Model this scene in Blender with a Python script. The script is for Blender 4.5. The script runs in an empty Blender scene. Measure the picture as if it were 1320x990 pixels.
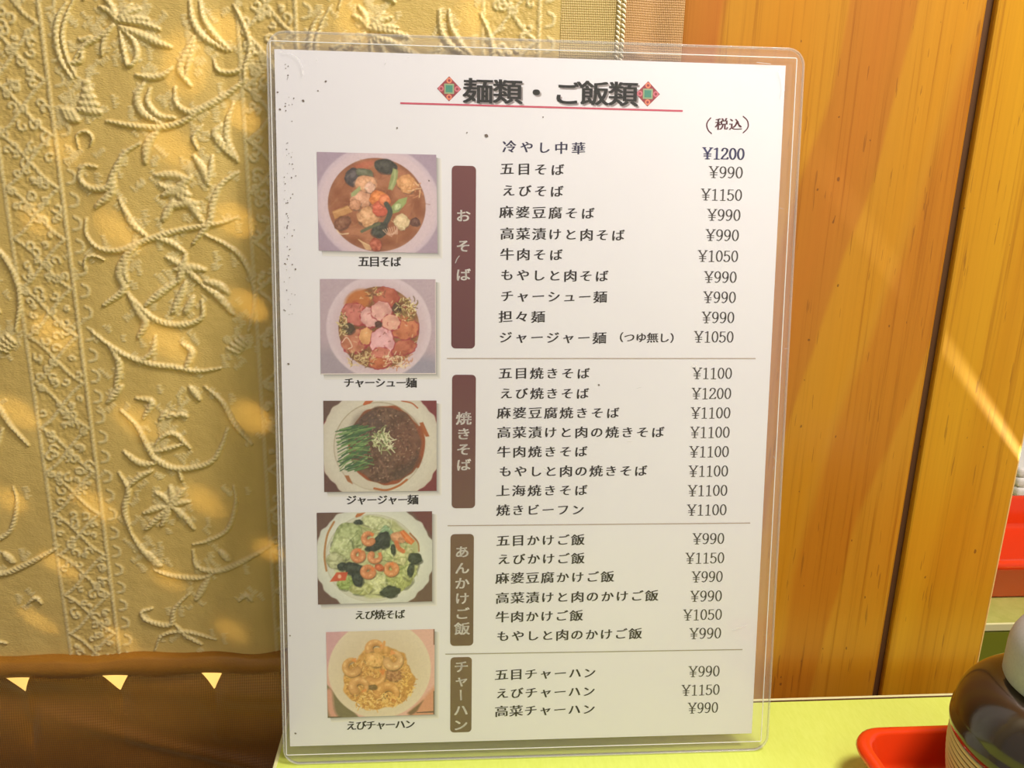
import bpy, bmesh, math, random
import numpy as np
from mathutils import Vector, Matrix

random.seed(7)
RNG = np.random.RandomState(11)
scene = bpy.context.scene
COL = scene.collection

# ------------------------------------------------------------------ camera
F_PX, CX, CY = 1050.0, 660.0, 495.0
RC = np.array([[0.99694011, 0.00157473, 0.07815328],
               [-0.07481494, -0.2705092, 0.95980597],
               [0.02265261, -0.9627161, -0.26956366]])      # world from camera (x right, y down, z ahead)
CAM = np.array([-0.03524853, -0.30906674, 0.98327102])
cam = bpy.data.cameras.new('camera')
cam.sensor_width = 36.0
cam.lens = 36.0 * F_PX / 1320.0
cam.clip_start = 0.01
camo = bpy.data.objects.new('camera', cam)
COL.objects.link(camo)
m = Matrix.Identity(4)
for i in range(3):
    m[i][0], m[i][1], m[i][2], m[i][3] = RC[i, 0], -RC[i, 1], -RC[i, 2], CAM[i]
camo.matrix_world = m
scene.camera = camo

# ------------------------------------------------------------------ light and exposure
scene.view_settings.view_transform = 'Standard'
scene.view_settings.look = 'None'
scene.view_settings.exposure = 0.12
scene.view_settings.gamma = 1.0
scene.view_settings.use_curve_mapping = False
world = bpy.data.worlds.new('world')
scene.world = world
world.use_nodes = True
WB = world.node_tree.nodes['Background']
WB.inputs[0].default_value = (1.0, 0.93, 0.86, 1)
WB.inputs[1].default_value = 0.26


def area(name, loc, target, size, power, col, size_y=None):
    l = bpy.data.lights.new(name, 'AREA')
    l.size = size
    if size_y:
        l.shape = 'RECTANGLE'
        l.size_y = size_y
    l.energy = power
    l.color = col
    o = bpy.data.objects.new(name, l)
    COL.objects.link(o)
    o.location = loc
    o.rotation_euler = (Vector(target) - Vector(loc)).to_track_quat('-Z', 'Y').to_euler()
    return o


area('pendant_light', (0.30, -0.22, 1.50), (-0.02, 0.0, 0.85), 0.18, 5.9, (1.0, 0.925, 0.85))
area('room_light', (0.35, -1.2, 2.2), (0.0, 0.0, 0.85), 0.7, 6.0, (1.0, 0.94, 0.92))
area('curtain_backlight', (-0.125, 0.096, 0.925), (-0.125, 0.0, 0.925), 0.36, 2.0, (1.0, 0.92, 0.74), 0.42)  # added lamp inside the light box behind the curtain
area('booth_light', (0.55, 0.45, 1.9), (0.38, 0.25, 0.72), 0.3, 1.0, (1.0, 0.9, 0.75))
sp = bpy.data.lights.new('glint_helper', 'SPOT')  # added spot without a fixture, for the bright streak on the narrow board
sp.energy = 9.0
sp.spot_size = math.radians(4.4)
sp.spot_blend = 0.8
sp.shadow_soft_size = 0.002
sp.color = (0.85, 0.93, 1.0)
spo = bpy.data.objects.new('glint_helper', sp)
COL.objects.link(spo)
spo.location = (0.2800, 0.0478, 0.810)
spo.rotation_euler = (Vector((0.224, 0.0512, 0.874)) - Vector(spo.location)).to_track_quat('-Z', 'Y').to_euler()

# ------------------------------------------------------------------ helpers


def ray(p):
    d = np.array([(p[0] - CX) / F_PX, (p[1] - CY) / F_PX, 1.0])
    return RC @ d


def ony(p, y):
    d = ray(p)
    return CAM + d * (y - CAM[1]) / d[1]


def onz(p, z):
    d = ray(p)
    return CAM + d * (z - CAM[2]) / d[2]


R1 = np.array([0.999981197, -0.00613239593, 0.0])
R2 = np.array([0.000922221861, 0.150382417, 0.988627472])
RN = np.cross(R1, R2)
BL = np.array([-0.10499029, 0.00190559, 0.72829444])


def onmenu(p):
    """where a sight line meets the sheet, in sheet metres (u right, v up)"""
    d = ray(p)
    x = np.linalg.solve(np.stack([R1, R2, -d], 1), CAM - BL)
    return np.array([x[0], x[1]])


def lin(c):
    out = []
    for v in c[:3]:
        v = v / 255.0
        out.append(v / 12.92 if v <= 0.04045 else ((v + 0.055) / 1.055) ** 2.4)
    return (out[0], out[1], out[2], 1.0)


def setprops(o, label=None, cat=None, group=None, kind=None):
    if label:
        o['label'] = label
    if cat:
        o['category'] = cat
    if group:
        o['group'] = group
    if kind:
        o['kind'] = kind
    return o


def empty(name, loc, label, cat, group=None):
    o = bpy.data.objects.new(name, None)
    o.empty_display_size = 0.02
    COL.objects.link(o)
    o.location = loc
    return setprops(o, label, cat, group)


def link(name, me, mat, parent=None, world_coords=True):
    o = bpy.data.objects.new(name, me)
    COL.objects.link(o)
    if mat:
        me.materials.append(mat)
    if parent:
        o.parent = parent
        if world_coords:
            o.matrix_parent_inverse = parent.matrix_basis.inverted()
    return o


def mesh_np(name, V, Fc, smooth=False):
    """V (n,3), Fc list of index tuples or (m,4)/(m,3) array"""
    me = bpy.data.meshes.new(name)
    V = np.asarray(V, dtype=np.float64)
    if isinstance(Fc, np.ndarray):
        nf, k = Fc.shape
        me.vertices.add(len(V))
        me.vertices.foreach_set('co', V.astype(np.float32).ravel())
        me.loops.add(nf * k)
        me.loops.foreach_set('vertex_index', Fc.astype(np.int32).ravel())
        me.polygons.add(nf)
        me.polygons.foreach_set('loop_start', np.arange(0, nf * k, k, dtype=np.int32))
        me.update(calc_edges=True)
    else:
        me.from_pydata([tuple(v) for v in V], [], [tuple(f) for f in Fc])
        me.update()
    if smooth:
        me.polygons.foreach_set('use_smooth', np.ones(len(me.polygons), dtype=bool))
    return me


def grid_faces(ny, nx):
    i = np.arange((ny - 1) * nx).reshape(ny - 1, nx)[:, :-1]
    return np.stack([i, i + 1, i + 1 + nx, i + nx], -1).reshape(-1, 4)


def bm_mesh(name, bm, smooth=False):
    bmesh.ops.recalc_face_normals(bm, faces=bm.faces[:])
    me = bpy.data.meshes.new(name)
    bm.to_mesh(me)
    bm.free()
    if smooth:
        me.polygons.foreach_set('use_smooth', np.ones(len(me.polygons), dtype=bool))
    return me


def box_bm(bm, lo, hi, bevel=0.0, seg=2):
    r = bmesh.ops.create_cube(bm, size=1.0)
    for v in r['verts']:
        v.co = Vector([lo[i] + (v.co[i] + 0.5) * (hi[i] - lo[i]) for i in range(3)])
    if bevel > 0:
        es = list({e for v in r['verts'] for e in v.link_edges})
        bmesh.ops.bevel(bm, geom=es, offset=bevel, segments=seg, affect='EDGES', profile=0.5)


def box(name, lo, hi, mat, parent=None, bevel=0.0, seg=2):
    bm = bmesh.new()
    box_bm(bm, lo, hi, bevel, seg)
    return link(name, bm_mesh(name, bm), mat, parent)


def lathe(name, prof, loc, mat, parent, n=72, cap=True):
    V, Fc = [], []
    for (r, z) in prof:
        for k in range(n):
            a = 2 * math.pi * k / n
            V.append((loc[0] + r * math.cos(a), loc[1] + r * math.sin(a), loc[2] + z))
    for j in range(len(prof) - 1):
        for k in range(n):
            k2 = (k + 1) % n
            Fc.append((j * n + k, j * n + k2, (j + 1) * n + k2, (j + 1) * n + k))
    if cap:
        Fc.append(tuple(range(n - 1, -1, -1)))
        Fc.append(tuple((len(prof) - 1) * n + k for k in range(n)))
    return link(name, mesh_np(name, V, Fc, smooth=True), mat, parent)


def smooth_path(P, n=10):
    P = np.array(P, float)
    if len(P) < 3:
        t = np.linspace(0, 1, n + 1)[:, None]
        return P[0] * (1 - t) + P[-1] * t
    Q = np.vstack([2 * P[0] - P[1], P, 2 * P[-1] - P[-2]])
    out = []
    for i in range(1, len(Q) - 2):
        p0, p1, p2, p3 = Q[i - 1], Q[i], Q[i + 1], Q[i + 2]
        for k in range(n):
            t = k / n
            out.append(0.5 * ((2 * p1) + (-p0 + p2) * t + (2 * p0 - 5 * p1 + 4 * p2 - p3) * t * t + (-p0 + 3 * p1 - 3 * p2 + p3) * t ** 3))
    out.append(P[-1])
    return np.array(out)


# ------------------------------------------------------------------ materials


class NT:
    def __init__(self, name):
        self.m = bpy.data.materials.new(name)
        self.m.use_nodes = True
        self.t = self.m.node_tree
        self.n = self.t.nodes
        self.b = self.n['Principled BSDF']
        self.out = self.n['Material Output']

    def add(self, typ, **kw):
        nd = self.n.new(typ)
        for k, v in kw.items():
            setattr(nd, k, v)
        return nd

    def lk(self, a, b):
        self.t.links.new(a, b)

    def coord(self, scale=(1, 1, 1), which='Object'):
        tc = self.add('ShaderNodeTexCoord')
        mp = self.add('ShaderNodeMapping')
        mp.inputs['Scale'].default_value = scale
        self.lk(tc.outputs[which], mp.inputs['Vector'])
        return mp.outputs['Vector']

    def noise(self, vec, scale, detail=3.0, rough=0.55, dist=0.0):
        nd = self.add('ShaderNodeTexNoise')
        nd.inputs['Scale'].default_value = scale
        nd.inputs['Detail'].default_value = detail
        nd.inputs['Roughness'].default_value = rough
        nd.inputs['Distortion'].default_value = dist
        self.lk(vec, nd.inputs['Vector'])
        return nd.outputs['Fac']

    def math(self, op, a, b=None, c=None, clamp=False):
        nd = self.add('ShaderNodeMath', operation=op)
        nd.use_clamp = clamp
        for i, v in enumerate((a, b, c)):
            if v is None:
                continue
            if isinstance(v, (int, float)):
                nd.inputs[i].default_value = v
            else:
                self.lk(v, nd.inputs[i])
        return nd.outputs[0]

    def ramp(self, fac, stops, interp='LINEAR'):
        nd = self.add('ShaderNodeValToRGB')
        cr = nd.color_ramp
        cr.interpolation = interp
        while len(cr.elements) < len(stops):
            cr.elements.new(0.5)
        for e, (p, c) in zip(cr.elements, stops):
            e.position = p
            e.color = c
        self.lk(fac, nd.inputs['Fac'])
        return nd.outputs['Color']

    def mix(self, fac, a, b, mode='MIX'):
        nd = self.add('ShaderNodeMix', data_type='RGBA', blend_type=mode)
        for v, s in ((fac, nd.inputs[0]), (a, nd.inputs[6]), (b, nd.inputs[7])):
            if isinstance(v, (int, float)):
                s.default_value = v
            elif isinstance(v, tuple):
                s.default_value = v
            else:
                self.lk(v, s)
        return nd.outputs[2]

    def bump(self, h, strength, dist):
        nd = self.add('ShaderNodeBump')
        nd.inputs['Strength'].default_value = strength
        nd.inputs['Distance'].default_value = dist
        self.lk(h, nd.inputs['Height'])
        self.lk(nd.outputs['Normal'], self.b.inputs['Normal'])

    def set(self, **kw):
        for k, v in kw.items():
            s = self.b.inputs[k.replace('_', ' ')]
            if isinstance(v, (int, float, tuple)):
                s.default_value = v
            else:
                self.lk(v, s)
        return self


def plain(name, col, rough=0.5, spec=0.5, metal=0.0, coat=0.0):
    t = NT(name)
    t.set(Base_Color=col, Roughness=rough, Metallic=metal)
    t.b.inputs['Specular IOR Level'].default_value = spec
    t.b.inputs['Coat Weight'].default_value = coat
    t.b.inputs['Coat Roughness'].default_value = 0.1
    return t.m


def textured(name, c1, c2, scale, nscale, rough=0.5, bump=0.0, bdist=0.0005, spec=0.5):
    t = NT(name)
    f = t.noise(t.coord(scale), nscale, 4)
    t.set(Base_Color=t.ramp(f, [(0.35, c1), (0.65, c2)]), Roughness=rough)
    t.b.inputs['Specular IOR Level'].default_value = spec
    if bump:
        t.bump(f, bump, bdist)
    return t.m


def wood_mat(name, stops, x0, x1, shear, wob, tint):
    t = NT(name)
    tc = t.add('ShaderNodeTexCoord')
    sx = t.add('ShaderNodeSeparateXYZ')
    t.lk(tc.outputs['Object'], sx.inputs[0])
    n1 = t.noise(t.coord((7, 7, 2.2)), 2.0, 2)
    n2 = t.noise(t.coord((30, 30, 6)), 2.0, 2)
    u = t.math('ADD', sx.outputs[0], t.math('MULTIPLY', t.math('SUBTRACT', n1, 0.5), wob))
    u = t.math('ADD', u, t.math('MULTIPLY', t.math('SUBTRACT', n2, 0.5), wob * 0.16))
    u = t.math('ADD', u, t.math('MULTIPLY', t.math('SUBTRACT', 1.05, sx.outputs[2]), shear))
    f = t.math('DIVIDE', t.math('SUBTRACT', u, x0), x1 - x0)
    band = t.ramp(f, stops)
    # fine grain and pore dashes along the board
    g = t.noise(t.coord((520, 520, 7)), 1.0, 4, 0.65)
    gr = t.ramp(g, [(0.30, (0.76, 0.68, 0.55, 1)), (0.46, (0.99, 0.98, 0.97, 1)), (0.7, (1.04, 1.04, 1.05, 1))])
    c = t.mix(1.0, band, gr, 'MULTIPLY')
    d = t.noise(t.coord((560, 560, 40)), 1.0, 2, 0.5)
    c = t.mix(t.math('MULTIPLY', t.math('GREATER_THAN', d, 0.71), 0.40), c, (0.16, 0.05, 0.008, 1))
    k = t.noise(t.coord((330, 330, 210)), 1.0, 1, 0.4)
    c = t.mix(t.math('MULTIPLY', t.math('GREATER_THAN', k, 0.79), 0.62), c, (0.10, 0.03, 0.01, 1))
    c = t.mix(1.0, c, tint, 'MULTIPLY')
    t.set(Base_Color=c, Roughness=0.34)
    t.b.inputs['Coat Weight'].default_value = 0.25
    t.b.inputs['Coat Roughness'].default_value = 0.22
    t.bump(g, 0.08, 0.0004)
    return t.m


L1, D1 = lin((194, 134, 34)), lin((182, 116, 34))
M_wood1 = wood_mat('pine_board_varnish', [(0.0, D1), (0.10, lin((184, 110, 34))), (0.118, L1), (0.215, lin((196, 130, 26))), (0.33, L1), (0.343, D1), (0.42, lin((184, 114, 34))), (0.495, D1),
                                          (0.507, L1), (0.60, lin((196, 134, 28))), (0.62, L1), (0.645, lin((186, 118, 28))), (0.745, lin((184, 116, 26))), (0.757, L1), (0.9, lin((196, 134, 24))), (1.0, L1)],
                  0.062, 0.263, 0.17, 0.035, (1, 1, 1, 1))
M_wood2 = wood_mat('pine_edge_varnish', [(0.0, lin((198, 140, 22))), (0.45, lin((204, 148, 26))), (0.7, lin((194, 134, 18))), (1.0, lin((202, 144, 26)))],
                   0.20, 0.25, 0.05, 0.04, (1, 1, 1, 1))
M_dark = plain('dark_gap', lin((82, 48, 10)), 0.8)
M_edgewood = plain('sawn_edge', lin((236, 200, 130)), 0.6)


def curtain_mat(name, c_low, c_high, trans, rib=None, sheen=0.3):
    t = NT(name)
    at = t.add('ShaderNodeAttribute', attribute_name='relief')
    base = t.mix(at.outputs['Fac'], c_low, c_high)
    n = t.noise(t.coord((25, 25, 8)), 3.0, 4)
    base = t.mix(1.0, base, t.ramp(n, [(0.3, (0.90, 0.88, 0.84, 1)), (0.7, (1.05, 1.05, 1.05, 1))]), 'MULTIPLY')
    w = t.noise(t.coord((900, 900, 2600)), 1.0, 1)
    if rib:
        wv = t.add('ShaderNodeTexWave', wave_type='BANDS', bands_direction='X')
        wv.inputs['Scale'].default_value = rib
        wv.inputs['Distortion'].default_value = 0.6
        t.lk(t.coord(), wv.inputs['Vector'])
        wz = t.add('ShaderNodeTexWave', wave_type='BANDS', bands_direction='Z')
        wz.inputs['Scale'].default_value = rib * 0.8
        wz.inputs['Distortion'].default_value = 0.8
        t.lk(t.coord(), wz.inputs['Vector'])
        h = t.math('ADD', wv.outputs['Fac'], t.math('MULTIPLY', wz.outputs['Fac'], 0.7))
        base = t.mix(t.math('MULTIPLY', h, 0.3), base, tuple(min(0.95, 1.7 * v) for v in c_high[:3]) + (1,))
        t.bump(h, 0.5, 0.0003)
    else:
        t.bump(w, 0.7, 0.0003)
    t.set(Base_Color=base, Roughness=0.36)
    t.b.inputs['Specular IOR Level'].default_value = 0.5
    t.b.inputs['Sheen Weight'].default_value = sheen
    t.b.inputs['Sheen Roughness'].default_value = 0.4
    t.b.inputs['Sheen Tint'].default_value = (1, 0.9, 0.65, 1)
    tr = t.add('ShaderNodeBsdfTranslucent')
    tr.inputs['Color'].default_value = (0.95, 0.85, 0.50, 1)
    mx = t.add('ShaderNodeMixShader')
    mx.inputs[0].default_value = trans
    t.lk(t.b.outputs[0], mx.inputs[1])
    t.lk(tr.outputs[0], mx.inputs[2])
    t.lk(mx.outputs[0], t.out.inputs['Surface'])
    return t.m


M_jacq = curtain_mat('gold_jacquard', lin((238, 206, 124)), lin((253, 234, 176)), 0.22)
M_border = curtain_mat('ribbed_border', lin((196, 152, 92)), lin((230, 196, 130)), 0.12, rib=420)
M_border2 = curtain_mat('ribbed_border_tan', lin((172, 122, 74)), lin((206, 164, 112)), 0.10, rib=420)
M_thread = plain('pale_thread', lin((246, 234, 206)), 0.35)
M_hem = curtain_mat('hem_fabric', lin((150, 98, 24)), lin((170, 116, 36)), 0.05)
M_lower = curtain_mat('brown_ribbed_fabric', lin((104, 62, 6)), lin((124, 78, 14)), 0.05, rib=300)

M_table = NT('green_laminate')
_f = M_table.noise(M_table.coord((260, 60, 60)), 3.0, 3)
M_table.set(Base_Color=M_table.ramp(_f, [(0.3, (0.645, 0.75, 0.125, 1)), (0.7, (0.685, 0.79, 0.155, 1))]), Roughness=0.42)
M_table.bump(_f, 0.15, 0.0003)
M_table = M_table.m
M_table_shaded = textured('green_laminate_shaded', (0.40, 0.42, 0.10, 1), (0.46, 0.47, 0.13, 1), (60, 60, 60), 3.0, 0.4)  # green laminate of the far table, its shade put into the colour
M_trim = plain('pale_edge_band', lin((226, 222, 166)), 0.4)
M_olive = plain('olive_panel', lin((122, 128, 28)), 0.5)
M_red = plain('red_lacquer', (0.80, 0.05, 0.006, 1), 0.16, 0.5, 0.0, 0.5)
M_wall = textured('cream_plaster', lin((226, 210, 170)), lin((236, 222, 186)), (1, 1, 1), 20.0, 0.85)
M_floor = textured('brown_floor', lin((92, 66, 42)), lin((112, 82, 54)), (1, 1, 1), 14.0, 0.6)
M_ceil = textured('white_ceiling', lin((224, 214, 196)), lin((232, 224, 208)), (1, 1, 1), 10.0, 0.9)
M_steel = textured('frosted_steel', lin((170, 172, 172)), lin((178, 180, 180)), (1, 1, 1), 900.0, 0.42, 0.05)

t_ = NT('backlight_paper')  # diffusing sheet of the added light box
tr_ = t_.add('ShaderNodeBsdfTranslucent')
tr_.inputs['Color'].default_value = (0.82, 0.70, 0.44, 1)
df_ = t_.add('ShaderNodeBsdfDiffuse')
df_.inputs['Color'].default_value = (0.9, 0.85, 0.7, 1)
mx_ = t_.add('ShaderNodeMixShader')
mx_.inputs[0].default_value = 0.6
t_.lk(df_.outputs[0], mx_.inputs[1])
t_.lk(tr_.outputs[0], mx_.inputs[2])
t_.lk(mx_.outputs[0], t_.out.inputs['Surface'])
M_backlight_pane = t_.m


def plastic(name, haze, tint, gloss_rough=0.06, clear=0.995):
    t = NT(name)
    tp = t.add('ShaderNodeBsdfTransparent')
    tp.inputs['Color'].default_value = (clear, clear, clear, 1)
    df = t.add('ShaderNodeBsdfDiffuse')
    df.inputs['Color'].default_value = tint
    gl = t.add('ShaderNodeBsdfGlossy')
    gl.inputs['Roughness'].default_value = gloss_rough
    lw = t.add('ShaderNodeLayerWeight')
    fac = t.math('ADD', t.math('MULTIPLY', t.math('POWER', lw.outputs['Facing'], 4.0), 0.5), 0.016)
    m1 = t.add('ShaderNodeMixShader')
    m1.inputs[0].default_value = haze
    t.lk(tp.outputs[0], m1.inputs[1])
    t.lk(df.outputs[0], m1.inputs[2])
    m2 = t.add('ShaderNodeMixShader')
    t.lk(fac, m2.inputs[0])
    t.lk(m1.outputs[0], m2.inputs[1])
    t.lk(gl.outputs[0], m2.inputs[2])
    t.lk(m2.outputs[0], t.out.inputs['Surface'])
    return t.m


M_clear = plastic('clear_plastic', 0.018, (0.9, 0.88, 0.9, 1), 0.08)
M_clearback = plastic('clear_plastic_back', 0.075, (0.85, 0.8, 0.82, 1), 0.15)
M_rim = plastic('clear_plastic_rim', 0.22, (0.95, 0.93, 0.93, 1), 0.1)
M_seam = plastic('weld_line', 0.62, (0.97, 0.96, 0.96, 1), 0.2)

t_ = NT('menu_paper')
n_ = t_.noise(t_.coord(), 9.0, 3)
t_.set(Base_Color=t_.ramp(n_, [(0.3, (0.795, 0.768, 0.82, 1)), (0.7, (0.82, 0.80, 0.85, 1))]), Roughness=0.6)
M_paper = t_.m

t_ = NT('printed_picture')
at_ = t_.add('ShaderNodeAttribute', attribute_name='ink')
t_.set(Base_Color=at_.outputs['Color'], Roughness=0.55)
M_print = t_.m

INK = {}


def ink(c):
    if c not in INK:
        INK[c] = textured('ink', lin(c), lin(tuple(min(255, v + 8) for v in c)), (1, 1, 1), 300.0, 0.6)
    return INK[c]


# ------------------------------------------------------------------ setting
box('floor', (-1.6, -2.2, -0.05), (1.6, 1.8, 0.0), M_floor)['kind'] = 'structure'
box('ceiling', (-1.6, -2.2, 2.6), (1.6, 1.8, 2.65), M_ceil)['kind'] = 'structure'
box('wall_back', (-1.6, 1.75, 0.0), (1.6, 1.8, 2.6), M_wall)['kind'] = 'structure'
# low partition under the light box, and the partition beyond the curtain's left end
bm = bmesh.new()
box_bm(bm, (-1.2, 0.056, 0.0), (0.0605, 0.10, 0.70), 0.001)
box_bm(bm, (-1.2, 0.056, 0.70), (-0.335, 0.10, 2.0), 0.001)
box_bm(bm, (-0.335, 0.056, 1.145), (0.0605, 0.10, 2.0), 0.001)
link('wall_left', bm_mesh('wall_left', bm), M_wall)['kind'] = 'structure'

# added light box behind the curtain: board pierced for light spots, paper pane, back
cu = bpy.data.curves.new('backlight_mask_curve', 'CURVE')
cu.dimensions = '2D'
cu.fill_mode = 'BOTH'
cu.extrude = 0.0008


def spline2d(pts):
    s = cu.splines.new('POLY')
    s.points.add(len(pts) - 1)
    for q, (x, z) in zip(s.points, pts):
        q.co = (x, z, 0, 1)
    s.use_cyclic_u = True


spline2d([(-0.333, 0.7415), (0.0595, 0.7415), (0.0595, 1.143), (-0.333, 1.143)])
HOLES = [(20, 535, 30, 14), (173, 545, 30, 15), (322, 540, 28, 17), (10, 648, 20, 14), (119, 653, 33, 14), (262, 648, 30, 14),
         (74, 733, 30, 11), (213, 747, 26, 12), (346, 713, 22, 12), (45, 805, 30, 9), (153, 827, 26, 11), (297, 815, 24, 11),
         (65, 430, 28, 16), (215, 442, 34, 17), (318, 395, 26, 14), (150, 297, 32, 16), (300, 285, 24, 18), (45, 285, 20, 14),
         (217, 187, 34, 18), (80, 190, 20, 14), (310, 150, 22, 14), (235, 82, 24, 34), (285, 35, 20, 16), (455, 22, 18, 26), (610, 20, 16, 24)]
HX = []
for (x, y, a, b) in HOLES:
    c = ony((x, y), 0.049)
    pts = []
    ang = math.radians(-40 if b < a else 0)
    for k in range(20):
        q = 2 * math.pi * k / 20
        ex, ez = a * 0.00036 * math.cos(q), b * 0.00036 * math.sin(q)
        pts.append((c[0] + ex * math.cos(ang) - ez * math.sin(ang), c[2] + ex * math.sin(ang) + ez * math.cos(ang)))
    if min(p[0] for p in pts) > -0.33 and min(p[1] for p in pts) > 0.744:
        spline2d(pts)
co = bpy.data.objects.new('tmp', cu)
COL.objects.link(co)
dg = bpy.context.evaluated_depsgraph_get()
me = bpy.data.meshes.new_from_object(co.evaluated_get(dg))
V = np.zeros(len(me.vertices) * 3)
me.vertices.foreach_get('co', V)
V = V.reshape(-1, 3)
me.vertices.foreach_set('co', np.stack([V[:, 0], 0.0545 + V[:, 2], V[:, 1]], 1).ravel())
me.update()
bpy.data.objects.remove(co)
bl_mask = link('backlight_mask', me, textured('mask_board', lin((120, 84, 40)), lin((140, 98, 50)), (3, 3, 30), 10, 0.7))  # added mask, holes shaped to throw light spots on the curtain
bl_mask['kind'] = 'structure'
box('backlight_pane', (-0.333, 0.0572, 0.70), (0.0595, 0.0578, 1.143), M_backlight_pane, bl_mask)
bm = bmesh.new()
box_bm(bm, (-0.335, 0.100, 0.70), (0.0605, 0.104, 1.145))
link('backlight_box', bm_mesh('backlight_box', bm), M_wall, bl_mask)

# pine boards
bm = bmesh.new()
box_bm(bm, (0.0608, 0.0525, 0.0), (0.1945, 0.0760, 2.0), 0.0032, 4)
link('trim_1', bm_mesh('trim_1', bm), M_wood1)['kind'] = 'structure'
bm = bmesh.new()
box_bm(bm, (0.1974, 0.0512, 0.0), (0.2486, 0.0770, 2.0), 0.0012, 2)
o = link('trim_2', bm_mesh('trim_2', bm), M_wood2)
o['kind'] = 'structure'
box('trim_3', (0.1935, 0.0545, 0.0), (0.1995, 0.0740, 2.0), M_dark)['kind'] = 'structure'
o = box('sawn_edge', (0.2482, 0.0518, 0.0), (0.2490, 0.0765, 2.0), M_edgewood, bpy.data.objects['trim_2'])

# ------------------------------------------------------------------ tables
def table(name, x0, x1, y0, y1, label, apron=None):
    r = empty(name, ((x0 + x1) / 2, (y0 + y1) / 2, 0), label, 'table')
    bm = bmesh.new()
    box_bm(bm, (x0 + 0.0012, y0 + 0.0012, 0.7151 if apron else 0.692), (x1 - 0.0012, y1 - 0.0012, 0.72), 0.0004, 1)
    link('tabletop', bm_mesh('tabletop', bm), M_table_shaded if apron else M_table, r)
    bm = bmesh.new()
    w = 0.0016
    zb = 0.7155 if apron else 0.690
    for lo, hi in (((x0, y0, zb), (x1, y0 + w, 0.7203)), ((x0, y1 - w, zb), (x1, y1, 0.7203)),
                   ((x0, y0 + w, zb), (x0 + w, y1 - w, 0.7203)), ((x1 - w, y0 + w, zb), (x1, y1 - w, 0.7203))):
        box_bm(bm, lo, hi, 0.0003, 1)
    setprops(link('edge_band', bm_mesh('edge_band', bm), M_trim, r), 'pale edge band')
    if not apron:
        box('edge_seam', (x0 + w, y1 - 0.0027, 0.700), (x1 - w, y1 - w - 0.0001, 0.7202), M_dark, r)['label'] = 'dark seam line beside the rear edge band'
    if apron:
        box('apron', (x0 + 0.004, y0 + 0.0006, 0.60), (x1 - 0.004, y0 + 0.022, 0.715), M_olive, r, 0.001)
    for sx in (x0 + 0.2, x1 - 0.2):
        bm = bmesh.new()
        box_bm(bm, (sx - 0.03, (y0 + y1) / 2 - 0.03, 0.02), (sx + 0.03, (y0 + y1) / 2 + 0.03, 0.692), 0.004)
        box_bm(bm, (sx - 0.05, (y0 + y1) / 2 - 0.22, 0.0), (sx + 0.05, (y0 + y1) / 2 + 0.22, 0.02), 0.004)
        link('leg', bm_mesh('leg', bm), M_dark, r)
    return r


table('dining_table', -0.1125, 0.95, -0.66, 0.0360, 'bright yellow-green laminate dining table on which the standing menu and red tray rest')
table('dining_table', 0.20, 1.15, 0.098, 0.74, 'green table with shade in its colour seen through the gap to the right of the pine boards', apron=True)


# ------------------------------------------------------------------ curtain
def val_noise(shape, cells, seed):
    r = np.random.RandomState(seed)
    g = r.rand(cells[0] + 2, cells[1] + 2)
    y = np.linspace(0, cells[0], shape[0])
    x = np.linspace(0, cells[1], shape[1])
    yi, xi = y.astype(int), x.astype(int)
    fy, fx = (y - yi)[:, None], (x - xi)[None]
    fy, fx = fy * fy * (3 - 2 * fy), fx * fx * (3 - 2 * fx)
    a = g[yi][:, xi]
    b = g[yi][:, xi + 1]
    c = g[yi + 1][:, xi]
    d = g[yi + 1][:, xi + 1]
    return (a * (1 - fx) + b * fx) * (1 - fy) + (c * (1 - fx) + d * fx) * fy


curtain = empty('curtain', (-0.12, 0.049, 0.60), 'gold jacquard curtain with raised vine pattern hanging left of the pine boards behind the menu', 'curtain')
CY0 = 0.0512


def drape(X, Z):
    y = CY0 + 0.0007 * np.sin((X + 0.21) * 55 + Z * 3) - 0.0006 * np.sin((X + 0.02) * 23 - Z * 5)
    y = y + 0.0016 * np.exp(-((X + 0.113 + 0.02 * (Z - 0.9)) / 0.012) ** 2)
    y = y - 0.0009 * np.exp(-((X + 0.135 + 0.02 * (Z - 0.9)) / 0.012) ** 2)
    return np.minimum(np.maximum(y, 0.0500), 0.0528)


DX = 0.00046
gx = np.arange(-0.31, 0.0118, DX)
gz = np.arange(0.7425, 1.105, DX)
H = np.zeros((len(gz), len(gx)))
ATT = np.zeros_like(H)


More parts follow.
